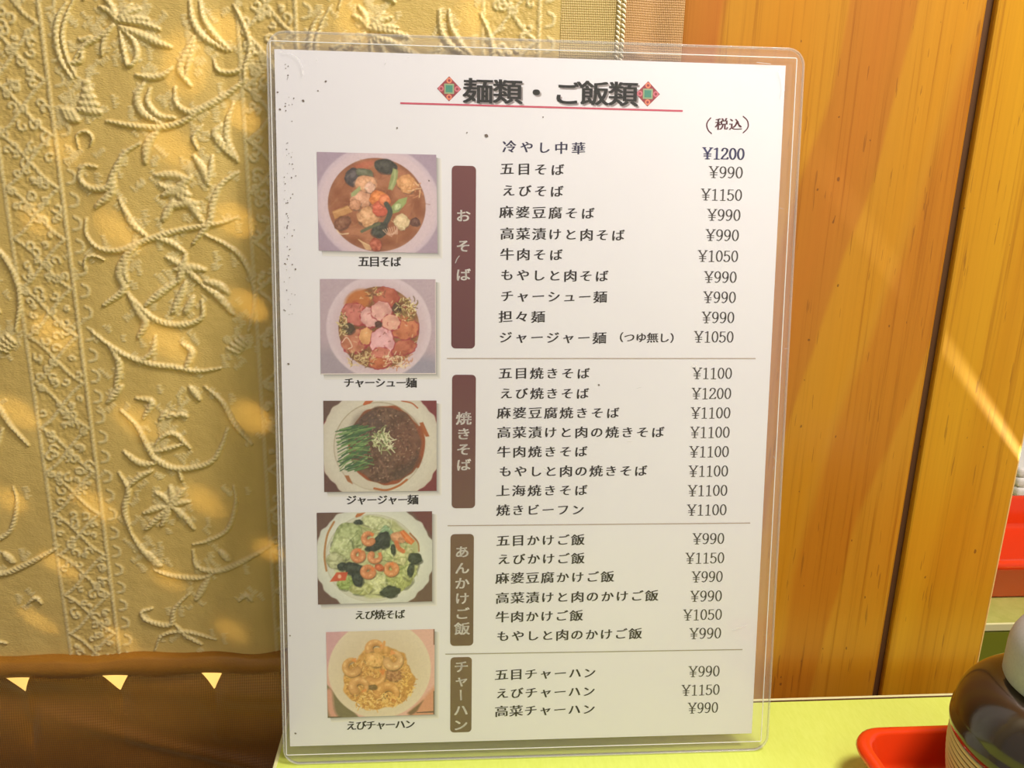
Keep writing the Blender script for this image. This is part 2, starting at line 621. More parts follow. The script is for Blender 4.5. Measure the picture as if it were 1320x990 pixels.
def rope(path, w, A, taper=True, pitch=0.0019, mod=0.62):
    """a raised cord along a path of (X, Z) metres"""
    Q = smooth_path(path, 7)
    seg = np.linalg.norm(np.diff(Q, axis=0), axis=1)
    S = np.concatenate([[0], np.cumsum(seg)])
    tot = max(S[-1], 1e-6)
    for i in range(len(Q) - 1):
        if seg[i] < 1e-7:
            continue
        ww = w
        if taper:
            f = S[i] / tot
            ww = w * (0.45 + 0.55 * math.sin(math.pi * min(0.97, max(0.03, f))))
        p, q = Q[i], Q[i + 1]
        x0, x1 = min(p[0], q[0]) - ww, max(p[0], q[0]) + ww
        z0, z1 = min(p[1], q[1]) - ww, max(p[1], q[1]) + ww
        i0, i1 = np.searchsorted(gx, [x0, x1])
        j0, j1 = np.searchsorted(gz, [z0, z1])
        if i1 <= i0 or j1 <= j0:
            continue
        Xs, Zs = np.meshgrid(gx[i0:i1], gz[j0:j1])
        d = (q - p) / seg[i]
        rx, rz = Xs - p[0], Zs - p[1]
        t = np.clip(rx * d[0] + rz * d[1], 0, seg[i])
        ex, ez = rx - t * d[0], rz - t * d[1]
        dist = np.sqrt(ex * ex + ez * ez)
        side = (rx * -d[1] + rz * d[0])
        k = np.clip(1 - (dist / ww) ** 2, 0, 1)
        tw = (1 - mod) + mod * np.abs(np.sin(math.pi * ((S[i] + t) / pitch + side / (ww * 2.2))))
        h = A * np.sqrt(k) * tw * min(1.0, ww / w + 0.25)
        H[j0:j1, i0:i1] = np.maximum(H[j0:j1, i0:i1], h)
        ATT[j0:j1, i0:i1] = np.maximum(ATT[j0:j1, i0:i1], np.sqrt(k) * tw)


def c1(pts):   # points read off the upper part of the fabric
    return np.array([[*ony((x / 1.98, y / 1.98), 0.049)[[0, 2]]] for x, y in pts])


def c2(pts):   # and off the lower part
    return np.array([[*ony((x / 2.02, 500 + y / 2.02), 0.049)[[0, 2]]] for x, y in pts])


VINES = []


def v1(w, *pts):
    VINES.append((c1(pts), w))


def v2(w, *pts):
    VINES.append((c2(pts), w))


v1(1.7, (165, 5), (145, 40), (138, 90), (150, 150), (180, 200))
v1(1.2, (185, -5), (165, 40), (155, 90), (165, 140), (190, 195))
v1(1.3, (165, 160), (200, 155), (208, 128))
for e in ((250, 15), (262, -10), (330, 8), (372, 48), (402, 72), (352, 20)):
    v1(1.6, (292, 52), ((292 + e[0]) / 2 + 4, (52 + e[1]) / 2 - 6), e)
v1(2.2, (300, 66), (350, 84), (390, 104), (430, 118))
v1(1.6, (305, 72), (335, 100), (345, 140), (330, 168))
v1(1.4, (300, 75), (312, 130), (322, 165), (345, 150))
v1(1.5, (285, 60), (245, 95), (215, 112), (185, 150))
v1(1.3, (285, 64), (262, 100), (255, 140))
v1(1.2, (230, 90), (205, 100), (196, 96))
v1(1.7, (342, 190), (380, 196), (412, 190), (434, 172))
v1(1.8, (480, 0), (488, 50), (515, 92), (572, 126))
v1(1.6, (505, 0), (515, 45), (545, 90), (582, 126))
v1(2.0, (490, 92), (472, 130), (455, 178), (482, 218))
v1(1.6, (492, 100), (480, 150), (470, 190))
v1(1.4, (590, 8), (612, 50), (632, 110), (620, 172))
v1(1.3, (540, 150), (552, 178), (590, 182), (622, 170))
v1(1.3, (645, 130), (622, 160), (618, 210))
v1(2.2, (362, 212), (345, 250), (360, 288), (402, 312))
v1(1.7, (378, 225), (372, 260), (400, 294), (442, 300))
v1(2.0, (442, 222), (446, 264), (482, 286), (522, 270), (572, 240), (622, 200))
v1(1.8, (522, 270), (462, 310), (402, 325), (332, 320), (268, 308))
v1(2.4, (402, 328), (372, 368), (366, 414))
v1(1.8, (352, 365), (312, 393), (286, 440), (270, 478), (226, 480), (200, 456), (210, 424), (242, 426))
v1(2.2, (286, 440), (280, 490), (240, 528))
v1(2.0, (300, 508), (332, 570), (372, 606))
v1(1.9, (590, 262), (576, 310), (576, 360), (602, 412))
v1(2.4, (560, 318), (545, 345), (592, 402))
v1(1.3, (512, 320), (490, 350), (500, 380))
v1(2.4, (490, 398), (512, 428), (528, 470))
v1(1.8, (538, 398), (535, 430), (528, 468))
v1(2.0, (602, 440), (562, 470), (540, 520), (530, 570), (490, 622))
for a, b in (((392, 448), (472, 456)), ((400, 470), (505, 540)), ((432, 500), (484, 452)), ((440, 512), (412, 562)), ((452, 500), (512, 566)), ((420, 480), (480, 500)),
             ((430, 530), (500, 520)), ((410, 500), (470, 480))):
    v1(2.4, a, ((a[0] + b[0]) / 2 + 3, (a[1] + b[1]) / 2 - 5), b)
v1(1.8, (215, 560), (216, 600), (246, 634), (300, 640), (370, 614), (440, 592), (500, 580), (560, 570), (602, 556))
v1(2.4, (372, 608), (322, 650), (300, 700), (312, 740), (262, 780))
v1(1.8, (322, 660), (314, 690), (322, 720))
v1(1.8, (380, 605), (430, 620), (468, 646))
v1(1.7, (520, 600), (572, 626), (612, 660), (640, 720), (646, 780), (630, 850))
v1(2.4, (322, 750), (352, 800), (368, 825), (350, 862))
v1(1.9, (330, 760), (392, 818), (460, 832), (512, 812), (512, 768))
for a, b in (((420, 658), (505, 722)), ((440, 690), (520, 690)), ((450, 720), (368, 780)), ((470, 722), (438, 800)), ((512, 730), (592, 804)), ((470, 650), (452, 720)),
             ((490, 760), (470, 800)), ((520, 720), (580, 750))):
    v1(2.3, a, ((a[0] + b[0]) / 2 + 4, (a[1] + b[1]) / 2 - 6), b)
v1(1.8, (230, 850), (270, 880), (322, 912), (382, 932), (442, 940), (500, 950), (560, 942))
v1(2.2, (272, 880), (300, 930), (292, 990))
v1(1.8, (392, 860), (386, 900), (358, 922))
v1(2.2, (460, 880), (486, 902), (470, 942))
for k in range(4):
    v1(1.4, (575 + 10 * k, 890 - 10 * k), (608 + 6 * k, 905 - 8 * k))
for k in range(5):
    v1(2.4, (192 + 6 * k, 278 - 16 * k), (250 - 8 * k, 285 - 18 * k))
for k in range(3):
    v1(2.2, (152 + 4 * k, 278 + 10 * k), (190 + 2 * k, 290 + 8 * k))
v1(0.9, (196, 380), (192, 345), (215, 335), (232, 352), (225, 372))
v1(0.9, (210, 690), (215, 660), (240, 655), (262, 665))
v2(2.2, (275, 42), (312, 0))
v2(2.0, (350, 30), (392, 40), (370, 82))
for k in range(4):
    v2(1.6, (412 + 18 * k, 88 - 6 * k), (428 + 18 * k, 66 + 4 * k))
v2(2.2, (490, 0), (515, 32))
v2(1.7, (530, 0), (576, 40), (610, 100), (652, 152))
v2(2.0, (590, 110), (572, 160), (540, 200), (462, 215), (402, 190), (372, 140), (350, 100), (310, 62))
v2(1.6, (400, 152), (420, 130), (452, 124), (492, 162))
v2(1.6, (402, 170), (440, 160), (475, 150))
v2(2.2, (318, 170), (360, 200), (402, 200))
v2(2.0, (305, 225), (330, 270), (320, 320), (335, 380))
v2(1.8, (330, 262), (360, 235), (392, 220))
v2(1.8, (335, 380), (362, 420), (410, 470))
v2(1.3, (462, 216), (470, 245))
for e in ((378, 372), (418, 362), (470, 342), (502, 372), (476, 268), (402, 276), (440, 262), (490, 300), (372, 330)):
    v2(2.0, (440, 312), ((440 + e[0]) / 2 + 4, (312 + e[1]) / 2 - 4), e)
v2(1.5, (606, 260), (612, 300), (592, 370), (540, 402), (500, 412))
v2(2.0, (500, 428), (510, 470), (562, 482), (622, 460), (700, 420))
v2(2.4, (570, 428), (592, 452))
v2(1.7, (562, 484), (520, 500), (450, 495), (400, 480))
v2(2.4, (545, 492), (510, 555))
v2(1.8, (490, 540), (452, 580), (440, 622), (380, 612), (365, 590), (392, 580))
v2(1.7, (452, 620), (482, 650), (522, 672))
for k in range(4):
    v2(1.8, (362 + 10 * k, 430 + 10 * k), (392 + 8 * k, 440 + 9 * k))
v2(1.4, (400, 690), (420, 650), (480, 640), (560, 660))
v2(1.4, (620, 560), (640, 545), (655, 560))
PERIOD = 0.0985
for sh in (-PERIOD, 0.0, PERIOD):
    for dz in (0.0, 0.292):
        for P, w in VINES:
            Q = P + np.array([sh, dz])
            if Q[:, 1].min() > 1.11:
                continue
            if sh == 0.0 and dz == 0.0 or True:
                rope(Q, w * 0.00078, 0.00135)
hr = random.Random(5)
for sh in (-PERIOD, 0.0, PERIOD):
    for P, w in VINES:
        for _ in range(4):
            q = P[hr.randrange(len(P))] + np.array([sh + hr.uniform(-0.006, 0.006), hr.uniform(-0.006, 0.006)])
            a = hr.choice((0.1, 0.7, 2.3))
            for k in range(hr.randrange(3, 7)):
                L = hr.uniform(0.0012, 0.0030)
                c = q + np.array([-math.sin(a), math.cos(a)]) * k * 0.0011
                rope([c, c + np.array([math.cos(a), math.sin(a)]) * L], 0.00055, 0.00032, True)
# lace bands with their stitched edges
for b0 in (-0.218, -0.1195, -0.0210):
    b1 = b0 + 0.0225
    zz = 0.735
    side = 0
    rr = random.Random(int(-b0 * 1e4))
    while zz < 1.11:
        rope([(b0 + 0.001, zz), (b0 + 0.006, zz + 0.004), (b0 + 0.0113, zz + 0.0105), (b0 + 0.017, zz + 0.017), (b1 - 0.001, zz + 0.021)], 0.0009, 0.0006, False)
        rope([(b1 - 0.001, zz), (b0 + 0.0165, zz + 0.004), (b0 + 0.0113, zz + 0.0105), (b0 + 0.006, zz + 0.017), (b0 + 0.001, zz + 0.021)], 0.0009, 0.0006, False)
        for k in range(15):
            cx_, cz_ = b0 + rr.uniform(0.002, 0.0205), zz + rr.uniform(0, 0.021)
            r_ = rr.uniform(0.0012, 0.0026)
            a0 = rr.uniform(0, 6.28)
            rope([(cx_ + r_ * (1 - 0.12 * q) * math.cos(a0 + q * 0.8), cz_ + r_ * (1 - 0.12 * q) * math.sin(a0 + q * 0.8)) for q in range(7)], 0.00075, 0.00055, False, 0.0012)
        zz += 0.021
    for xx, A in ((b1 + 0.0003, 0.0006), (b0 - 0.0002, 0.0004)):
        rope([(xx, 0.735), (xx, 0.9), (xx, 1.11)], 0.0009, A, False, 0.0022, 0.6)
    zz = 0.74
    while zz < 1.11:
        rope([(b1 + 0.003, zz), (b1 + 0.0058, zz + 0.001), (b1 + 0.0062, zz + 0.004), (b1 + 0.004, zz + 0.0055)], 0.0008, 0.00035, False)
        zz += 0.0095
sh_ = H.shape
ground = (val_noise(sh_, (190, 170), 3) - 0.5) * 0.00010 + (val_noise(sh_, (60, 30), 5) - 0.5) * 0.0002
Xg, Zg = np.meshgrid(gx, gz)
lace = np.zeros_like(Xg)
for b0 in (-0.218, -0.1195, -0.0210):
    lace = np.maximum(lace, ((Xg > b0) & (Xg < b0 + 0.0225)).astype(float))
ground += lace * (val_noise(sh_, (380, 330), 8) - 0.5) * 0.0003
Yg = drape(Xg, Zg) - H - ground
me = mesh_np('jacquard_panel', np.stack([Xg, Yg, Zg], -1).reshape(-1, 3), grid_faces(*sh_), True)
at = me.attributes.new('relief', 'FLOAT', 'POINT')
at.data.foreach_set('value', np.clip(ATT * 0.9, 0, 1).astype(np.float32).ravel())
link('jacquard_panel', me, M_jacq, curtain)


def cloth(name, xs, zs, yfun, mat, label=None):
    X, Z = np.meshgrid(xs, zs)
    Y = yfun(X, Z)
    me = mesh_np(name, np.stack([X, Y, Z], -1).reshape(-1, 3), grid_faces(*X.shape), True)
    return setprops(link(name, me, mat, curtain), label)


def border_y(X, Z):
    y = drape(X, Z) - 0.0003 - 0.0013 * np.exp(-((X - 0.0375) / 0.007) ** 2) + 0.0008 * np.exp(-((X - 0.050) / 0.005) ** 2)
    return np.minimum(y, 0.0512)


cloth('ribbed_border', np.linspace(0.0108, 0.0365, 60), np.linspace(0.742, 1.105, 200), border_y, M_border, 'plain gold ribbed border strip')
cloth('ribbed_border', np.linspace(0.0360, 0.0620, 60), np.linspace(0.742, 1.105, 200), lambda X, Z: border_y(X, Z) + 0.0002, M_border2, 'plain tan ribbed border strip')
V, Fc = [], []
zz = 0.744
while zz < 1.10:
    for q, xx in enumerate((0.0342, 0.0362)):
        z_ = zz + 0.0007 * q
        yy = float(border_y(np.array([xx]), np.array([z_]))[0]) - 0.00005
        o_ = len(V)
        for t in range(5):
            f = t / 4
            r_ = 0.00050 * math.sin(math.pi * (0.1 + 0.8 * f))
            for k in range(6):
                a = k * math.pi / 3
                V.append((xx - 0.0009 + 0.0018 * f + r_ * 0.5 * math.cos(a), yy + r_ * math.sin(a) - 0.0002 * math.sin(math.pi * f), z_ + 0.0012 - 0.0016 * f + r_ * math.cos(a)))
        for t in range(4):
            for k in range(6):
                Fc.append((o_ + t * 6 + k, o_ + t * 6 + (k + 1) % 6, o_ + t * 6 + 6 + (k + 1) % 6, o_ + t * 6 + 6 + k))
    zz += 0.0019
setprops(link('seam_stitching', mesh_np('seam_stitching', V, Fc, True), M_thread, curtain), 'pale seam stitching')

# scalloped gaps between the hem band and the brown lower cloth
TRI = [[(1.4, 880), (28, 879), (42, 879), (33, 892)], [(116, 875), (134, 872), (168, 872), (154, 892)], [(243, 873), (269, 870), (289, 872), (276, 890)]]
dips = []
for T in TRI:
    P = [ony(p, 0.049) for p in T]
    dips.append((P[0][0], P[3][0], P[2][0] + 0.001, P[3][2]))
dx_ = dips[1][1] - dips[0][1]
d1 = dips[1]
for k in (-2, 2, 3, 4, 5, 6, 7):
    if k == -2 or k >= 2:
        dips.append((d1[0] + k * dx_, d1[1] + k * dx_, d1[2] + k * dx_, d1[3]))
ZTOP = 0.7372


def low_top(x):
    for (a, b, c, zb) in dips:
        if a < x < b:
            f = (x - a) / (b - a)
            return ZTOP + (zb - ZTOP) * (0.25 * f + 0.75 * f ** 2.2)
        if b <= x < c:
            f = (c - x) / (c - b)
            return ZTOP + (zb - ZTOP) * f ** 1.2
    return ZTOP


xs = np.arange(-0.31, 0.0600, 0.0006)
zt = np.array([low_top(x) for x in xs])
rows = np.linspace(0, 1, 110) ** 1.1
Z = zt[None, :] + (0.585 - zt[None, :]) * rows[:, None]
X = np.repeat(xs[None, :], len(rows), 0)
fold = (val_noise(X.shape, (7, 9), 21) - 0.5) * 0.004 + 0.0013 * np.sin(Z * 260 + X * 30) * val_noise(X.shape, (5, 6), 23)
fold += 0.0022 * np.exp(-((Z - 0.702 + (X + 0.20) * 0.35) / 0.004) ** 2) * np.clip((X + 0.25) * 12, 0, 1)
Y = 0.0495 - fold
# the lower cloth folds away towards the gap's right lip
for (a, b, c, zb) in dips:
    w_ = np.exp(-((X - b) / 0.010) ** 2) * np.exp(-np.clip(ZTOP - Z, 0, 1) / 0.008)
    Y = Y - 0.0014 * w_
Y = np.clip(Y, 0.0455, 0.0535)
me = mesh_np('lower_border', np.stack([X, Y, Z], -1).reshape(-1, 3), grid_faces(*X.shape), True)
setprops(link('lower_border', me, M_lower, curtain), 'plain brown ribbed lower border')


def hem_y(X, Z):
    f = (Z - 0.7335) / 0.0125
    return 0.0478 - 0.0016 * np.sin(np.clip(f, 0, 1) * math.pi) + 0.0005 * np.sin(X * 150) * (1 - f)


xs = np.linspace(-0.31, 0.0615, 420)
zs = np.linspace(0.0, 1.0, 22)
X, F_ = np.meshgrid(xs, zs)
zb = 0.7348 + 0.0007 * np.sin((X - dips[1][0]) / dx_ * 2 * math.pi)
ztop = 0.7452 + 0.0009 * np.sin(X * 70 + 1.0) + 0.0006 * np.sin(X * 160)
Z = zb + (ztop - zb) * F_
Y = 0.0484 - 0.0018 * np.sin(np.clip(F_, 0, 1) * math.pi) - 0.0006 * (1 - F_) + 0.0046 * np.clip((F_ - 0.84) / 0.16, 0, 1) ** 2
me = mesh_np('hem_band', np.stack([X, Y, Z], -1).reshape(-1, 3), grid_faces(*X.shape), True)
setprops(link('hem_band', me, M_hem, curtain), 'smooth ochre hem band')

# ------------------------------------------------------------------ menu
menu = empty('menu', (0, 0, 0), 'white noodle and rice menu in a clear plastic case leaning against the gold curtain', 'menu')
m = Matrix.Identity(4)
base = BL + R1 * 0.105 - R2 * 0.0084
for i in range(3):
    m[i][0], m[i][1], m[i][2], m[i][3] = R1[i], -RN[i], R2[i], base[i] + (0.0003 if i == 2 else 0)
menu.matrix_basis = m


def mloc(uv, n=0.0):
    """sheet (u, v) and height off the sheet to the menu's own axes"""
    uv = np.asarray(uv, float)
    return np.stack([uv[..., 0] - 0.105, np.full(uv.shape[:-1], -n), uv[..., 1] + 0.0084], -1)


def mlink(name, me, mat, parent=None, label=None):
    o = bpy.data.objects.new(name, me)
    COL.objects.link(o)
    if mat:
        me.materials.append(mat)
    o.parent = parent or menu
    return setprops(o, label)


def rrect(u0, v0, u1, v1, r, n=8):
    P = []
    for cx_, cy_, a0 in ((u1 - r, v1 - r, 0), (u0 + r, v1 - r, 90), (u0 + r, v0 + r, 180), (u1 - r, v0 + r, 270)):
        for k in range(n + 1):
            a = math.radians(a0 + 90 * k / n)
            P.append((cx_ + r * math.cos(a), cy_ + r * math.sin(a)))
    return np.array(P)


def slab(name, P, n0, n1, mat, label=None):
    k = len(P)
    V = np.vstack([mloc(P, n0), mloc(P, n1)])
    Fc = [tuple(range(k, 2 * k)), tuple(range(k - 1, -1, -1))] + [(i, (i + 1) % k, (i + 1) % k + k, i + k) for i in range(k)]
    return mlink(name, mesh_np(name, V, Fc), mat, None, label)


def bead(name, P, ru, rn, n0, mat, label=None, closed=True, sides=10):
    """a rounded bead running along an outline on the sheet"""
    k = len(P)
    V, Fc = [], []
    for i in range(k):
        a, b = P[i - 1], P[(i + 1) % k]
        d = (b - a) / max(1e-9, np.linalg.norm(b - a))
        nrm = np.array([-d[1], d[0]])
        for s in range(sides):
            q = 2 * math.pi * s / sides
            p = P[i] + nrm * ru * math.cos(q)
            V.append((p[0] - 0.105, -(n0 + rn * math.sin(q)), p[1] + 0.0084))
    for i in range(k):
        j = (i + 1) % k
        for s in range(sides):
            s2 = (s + 1) % sides
            Fc.append((i * sides + s, j * sides + s, j * sides + s2, i * sides + s2))
    return mlink(name, mesh_np(name, V, Fc, True), mat, None, label)


outer = rrect(-0.0029, -0.0083, 0.2178, 0.3039, 0.0072)
slab('back_sheet', outer, -0.0007, -0.0004, M_clearback, 'clear plastic back sheet')
slab('front_sheet', outer, 0.0004, 0.0007, M_clear, 'clear plastic front sheet')
bead('case_rim', rrect(-0.0027, -0.0081, 0.2176, 0.3037, 0.0070, 10), 0.00045, 0.0008, 0.0, M_rim, 'whitish clear rim')
seam = rrect(-0.0015, -0.0036, 0.2143, 0.2999, 0.0006, 3)
bead('weld_seam', seam, 0.00022, 0.00016, 0.00078, M_seam, 'thin white weld line')
slab('menu_sheet', np.array([(0, 0), (0.21, 0), (0.21, 0.297), (0, 0.297)]), -0.0003, -0.00002, M_paper, 'cream printed sheet')

# --- glyphs from Blender's own built-in font
TXT = [('冷やし中華', 648, 754, 191), ('五目そば', 645, 727, 219), ('えびそば', 647, 726, 247), ('麻婆豆腐そば', 644, 766, 275), ('高菜漬けと肉そば', 645, 805, 303),
       ('牛肉そば', 645, 725, 329), ('もやしと肉そば', 645, 784, 356), ('チャーシュー麺', 645, 782, 383), ('担々麺', 643, 702, 409), ('ジャージャー麺', 643, 781, 436),
       ('五目焼きそば', 643, 760, 482), ('えび焼きそば', 644, 759, 508), ('麻婆豆腐焼きそば', 641, 798, 533), ('高菜漬けと肉の焼きそば', 641, 856, 558),
       ('牛肉焼きそば', 641, 757, 583), ('もやしと肉の焼きそば', 643, 834, 608), ('上海焼きそば', 640, 757, 633), ('焼きビーフン', 640, 753, 658),
       ('五目かけご飯', 640, 753, 697), ('えびかけご飯', 641, 753, 721), ('麻婆豆腐かけご飯', 639, 791, 745), ('高菜漬けと肉のかけご飯', 639, 848, 770),
       ('牛肉かけご飯', 639, 751, 795), ('もやしと肉のかけご飯', 640, 827, 819), ('五目チャーハン', 638, 768, 869), ('えびチャーハン', 639, 767, 893), ('高菜チャーハン', 638, 767, 916)]
PRICES = [('¥1200', 906, 960, 199), ('¥990', 914, 958, 223), ('¥1150', 904, 957, 252), ('¥990', 912, 955, 278), ('¥990', 910, 953, 304), ('¥1050', 900, 952, 331),
          ('¥990', 908, 950, 358), ('¥990', 907, 949, 384), ('¥990', 905, 947, 410), ('¥1050', 895, 946, 435), ('¥1100', 893, 944, 482), ('¥1200', 892, 943, 508),
          ('¥1100', 891, 942, 533), ('¥1100', 890, 941, 558), ('¥1100', 889, 940, 583), ('¥1100', 888, 939, 608), ('¥1100', 887, 938, 633), ('¥1100', 886, 937, 658),
          ('¥990', 893, 934, 695), ('¥1150', 884, 934, 720), ('¥990', 892, 932, 744), ('¥990', 890, 931, 769), ('¥1050', 881, 931, 793), ('¥990', 889, 930, 817),
          ('¥990', 888, 928, 866), ('¥1150', 879, 928, 890), ('¥990', 887, 926, 913)]
CAPS = [('五目そば', 462, 517, 338), ('チャーシュー麺', 443, 537, 494), ('ジャージャー麺', 446, 539, 645), ('えび焼そば', 457, 522, 793), ('えびチャーハン', 446, 535, 935)]
GLY = {}


def glyphs(chars, offset):
    objs = []
    for ch in chars:
        if (ch, offset) in GLY:
            continue
        c = bpy.data.curves.new('g', 'FONT')
        c.body = ch
        c.size = 1.0
        c.resolution_u = 3
        c.offset = offset
        o = bpy.data.objects.new('g', c)
        COL.objects.link(o)
        objs.append((ch, o, c))
    dg = bpy.context.evaluated_depsgraph_get()
    dg.update()
    for ch, o, c in objs:
        me = bpy.data.meshes.new_from_object(o.evaluated_get(dg))
        V = np.zeros(len(me.vertices) * 3)
        me.vertices.foreach_get('co', V)
        V = V.reshape(-1, 3)[:, :2]
        GLY[(ch, offset)] = (V, [tuple(p.vertices) for p in me.polygons])
        bpy.data.meshes.remove(me)
        bpy.data.objects.remove(o)
        bpy.data.curves.remove(c)


allch = set(''.join(t[0] for t in TXT) + ''.join(t[0] for t in CAPS) + 'つゆ無し（）税込')
OFF_B, OFF_T, OFF_C = -0.006, 0.0, 0.0
glyphs(allch, OFF_B)
glyphs(set('麺類・ご飯類') | set('おそば焼きそばあんかけご飯チャーハン'), OFF_T)
glyphs(set(''.join(t[0] for t in CAPS)), OFF_C)
REF = GLY[('麺', OFF_B)][0]
EM_W = REF[:, 0].max() - REF[:, 0].min()
EM_YC = (REF[:, 1].max() + REF[:, 1].min()) / 2
EM_XC = (REF[:, 0].max() + REF[:, 0].min()) / 2
KANA_S = 0.94


def is_kanji(ch):
    return 0x3400 <= ord(ch) <= 0x9fff or ch == '々'


class Ink:
    def __init__(self):
        self.V, self.F = [], []

    def add(self, P, faces):
        o = sum(len(v) for v in self.V)
        self.V.append(np.asarray(P, float))
        self.F += [tuple(i + o for i in f) for f in faces]

    def glyph(self, ch, off, c, size, rise=0.07, fat=0.018, sx=1.0, rot=0.0, fy=0.0, sy=1.0):
        V, F = GLY[(ch, off)]
        k = size / EM_W
        s = k if is_kanji(ch) else k * KANA_S
        for d, e in (((-fat, -fy), (fat, -fy), (fat, fy), (-fat, fy)) if fy else ((-fat, 0), (fat, 0)) if fat else ((0, 0),)):
            x = (V[:, 0] - EM_XC + d)
            y = (V[:, 1] - EM_YC + e) + x * rise
            if rot:
                x, y = y, -x
            self.add(np.stack([c[0] + x * s * sx, c[1] + y * s * sy], 1), F)

    def build(self, name, n, mat, parent=None, label=None):
        V = np.vstack(self.V)
        return mlink(name, mesh_np(name, mloc(V, n), self.F), mat, parent, label)


def text_line(name, s, x0, x1, y, size_px, n, col, off=OFF_B, rise=0.07, fat=0.031, label=None, sy=0.88):
    a, b = onmenu((x0, y)), onmenu((x1, y))
    sc = (b[0] - a[0]) / (x1 - x0)
    size = size_px * sc
    ik = Ink()
    nn = len(s)
    for i, ch in enumerate(s):
        f = 0.5 if nn == 1 else i / (nn - 1)
        u = a[0] + size / 2 + (b[0] - a[0] - size) * f
        ik.glyph(ch, off, (u, (a[1] + b[1]) / 2), size, rise, fat, fy=0.006, sy=sy)
    return ik.build(name, n, ink(col), None, label)


N_INK = 0.00004
for i, (s, x0, x1, y) in enumerate(TXT):
    col = (58, 52, 92) if i == 0 else (44, 30, 28)
    text_line('dish_name', s, x0, x1, y, 17.0 if y < 470 else 16.6, N_INK, col, label='navy blue dish name' if i == 0 else None)
text_line('dish_note', '（つゆ無し）', 789, 878, 436, 14.5, N_INK, (58, 44, 40))
text_line('tax_note', '税込', 922, 956, 161, 16.0, N_INK, (104, 36, 52), label='dark red tax note')

# serif figures drawn with a broad nib
FIG = {'0': (0.54, [[(0.27 + 0.19 * math.sin(2 * math.pi * k / 24), 0.5 + 0.46 * math.cos(2 * math.pi * k / 24)) for k in range(25)]]),
       '1': (0.54, [[(0.28, 0.95), (0.28, 0.03)], [(0.28, 0.94), (0.13, 0.85)], [(0.13, 0.02), (0.43, 0.02)]]),
       '2': (0.54, ['s', (0.09, 0.73), (0.13, 0.89), (0.26, 0.96), (0.40, 0.89), (0.43, 0.72), (0.34, 0.50), (0.18, 0.28), (0.06, 0.06)]),
       '5': (0.54, ['s', (0.11, 0.52), (0.20, 0.60), (0.30, 0.60), (0.42, 0.49), (0.45, 0.31), (0.39, 0.12), (0.25, 0.03), (0.12, 0.07), (0.08, 0.18)]),
       '9': (0.54, ['s', (0.44, 0.66), (0.44, 0.42), (0.36, 0.16), (0.22, 0.03), (0.11, 0.08)]),
       '¥': (0.66, [[(0.06, 0.96), (0.31, 0.48)], [(0.56, 0.96), (0.31, 0.48)], [(0.31, 0.5), (0.31, 0.03)], [(0.10, 0.44), (0.52, 0.44)], [(0.10, 0.27), (0.52, 0.27)],
                    [(0.0, 0.96), (0.15, 0.96)], [(0.47, 0.96), (0.62, 0.96)], [(0.20, 0.02), (0.42, 0.02)]])}
for k_ in '259':
    w_, s_ = FIG[k_]
    st = [list(map(tuple, smooth_path(s_[1:], 4)))]
    if k_ == '2':
        st += [[(0.06, 0.05), (0.46, 0.05)], [(0.46, 0.05), (0.48, 0.17)]]
    if k_ == '5':
        st += [[(0.14, 0.93), (0.42, 0.93)], [(0.13, 0.93), (0.11, 0.52)]]
    if k_ == '9':
        st += [[(0.26 + 0.18 * math.sin(2 * math.pi * k / 20), 0.67 + 0.29 * math.cos(2 * math.pi * k / 20)) for k in range(21)]]
    FIG[k_] = (w_, st)


def nib(ik, pts, a, b, o, sx, sy):
    disc = [(a * math.cos(2 * math.pi * k / 8), b * math.sin(2 * math.pi * k / 8)) for k in range(8)]

    def T(x, y):
        return (o[0] + x * sx, o[1] + y * sy)
    for i, p in enumerate(pts):
        ik.add([T(p[0] + d[0], p[1] + d[1]) for d in disc], [tuple(range(8))])
        if i:
            q = pts[i - 1]
            dx, dy = p[0] - q[0], p[1] - q[1]
            L = math.hypot(dx, dy)
            if L < 1e-6:
                continue
            nx, ny = -dy / L, dx / L
            s = math.sqrt(a * a * nx * nx + b * b * ny * ny)
            px, py = a * a * nx / s, b * b * ny / s
            ik.add([T(q[0] - px, q[1] - py), T(p[0] - px, p[1] - py), T(p[0] + px, p[1] + py), T(q[0] + px, q[1] + py)], [(0, 1, 2, 3)])


def price(s, x0, x1, y, col, bold, label=None):
    a, b = onmenu((x0, y)), onmenu((x1, y))
    tot = sum(FIG[c][0] for c in s)
    sx = (b[0] - a[0]) / tot
    hgt = 14.5 * (b[0] - a[0]) / (x1 - x0)
    ik = Ink()
    u = a[0]
    for c in s:
        w, st = FIG[c]
        for pts in st:
            nib(ik, pts, 0.052 * bold, 0.03 * bold, (u, (a[1] + b[1]) / 2 - hgt / 2), sx, hgt)
        u += w * sx
    return ik.build('price', N_INK, ink(col), None, label)


for i, (s, x0, x1, y) in enumerate(PRICES):
    price(s, x0, x1, y, (50, 50, 98) if i == 0 else (66, 58, 56), 1.35 if i == 0 else 1.0, 'navy blue price' if i == 0 else None)
# brackets round the tax note
ik = Ink()
for pts in ([(916, 153), (912, 158), (911, 163), (913, 169), (917, 173)], [(958, 151), (963, 156), (964.5, 162), (963, 167), (958, 172)]):
    P = [tuple(onmenu(p)) for p in smooth_path(pts, 4)]
    nib(ik, P, 0.00028, 0.00022, (0, 0), 1, 1)
ik.build('tax_note_bracket', N_INK, ink((104, 36, 52)), bpy.data.objects['tax_note'])

for s, x0, x1, y in CAPS:
    text_line('picture_caption', s, x0, x1, y, {4: 14.0, 5: 13.4, 7: 13.6}[len(s)], N_INK, (36, 26, 24), OFF_C, 0.02, 0.032, sy=0.96)

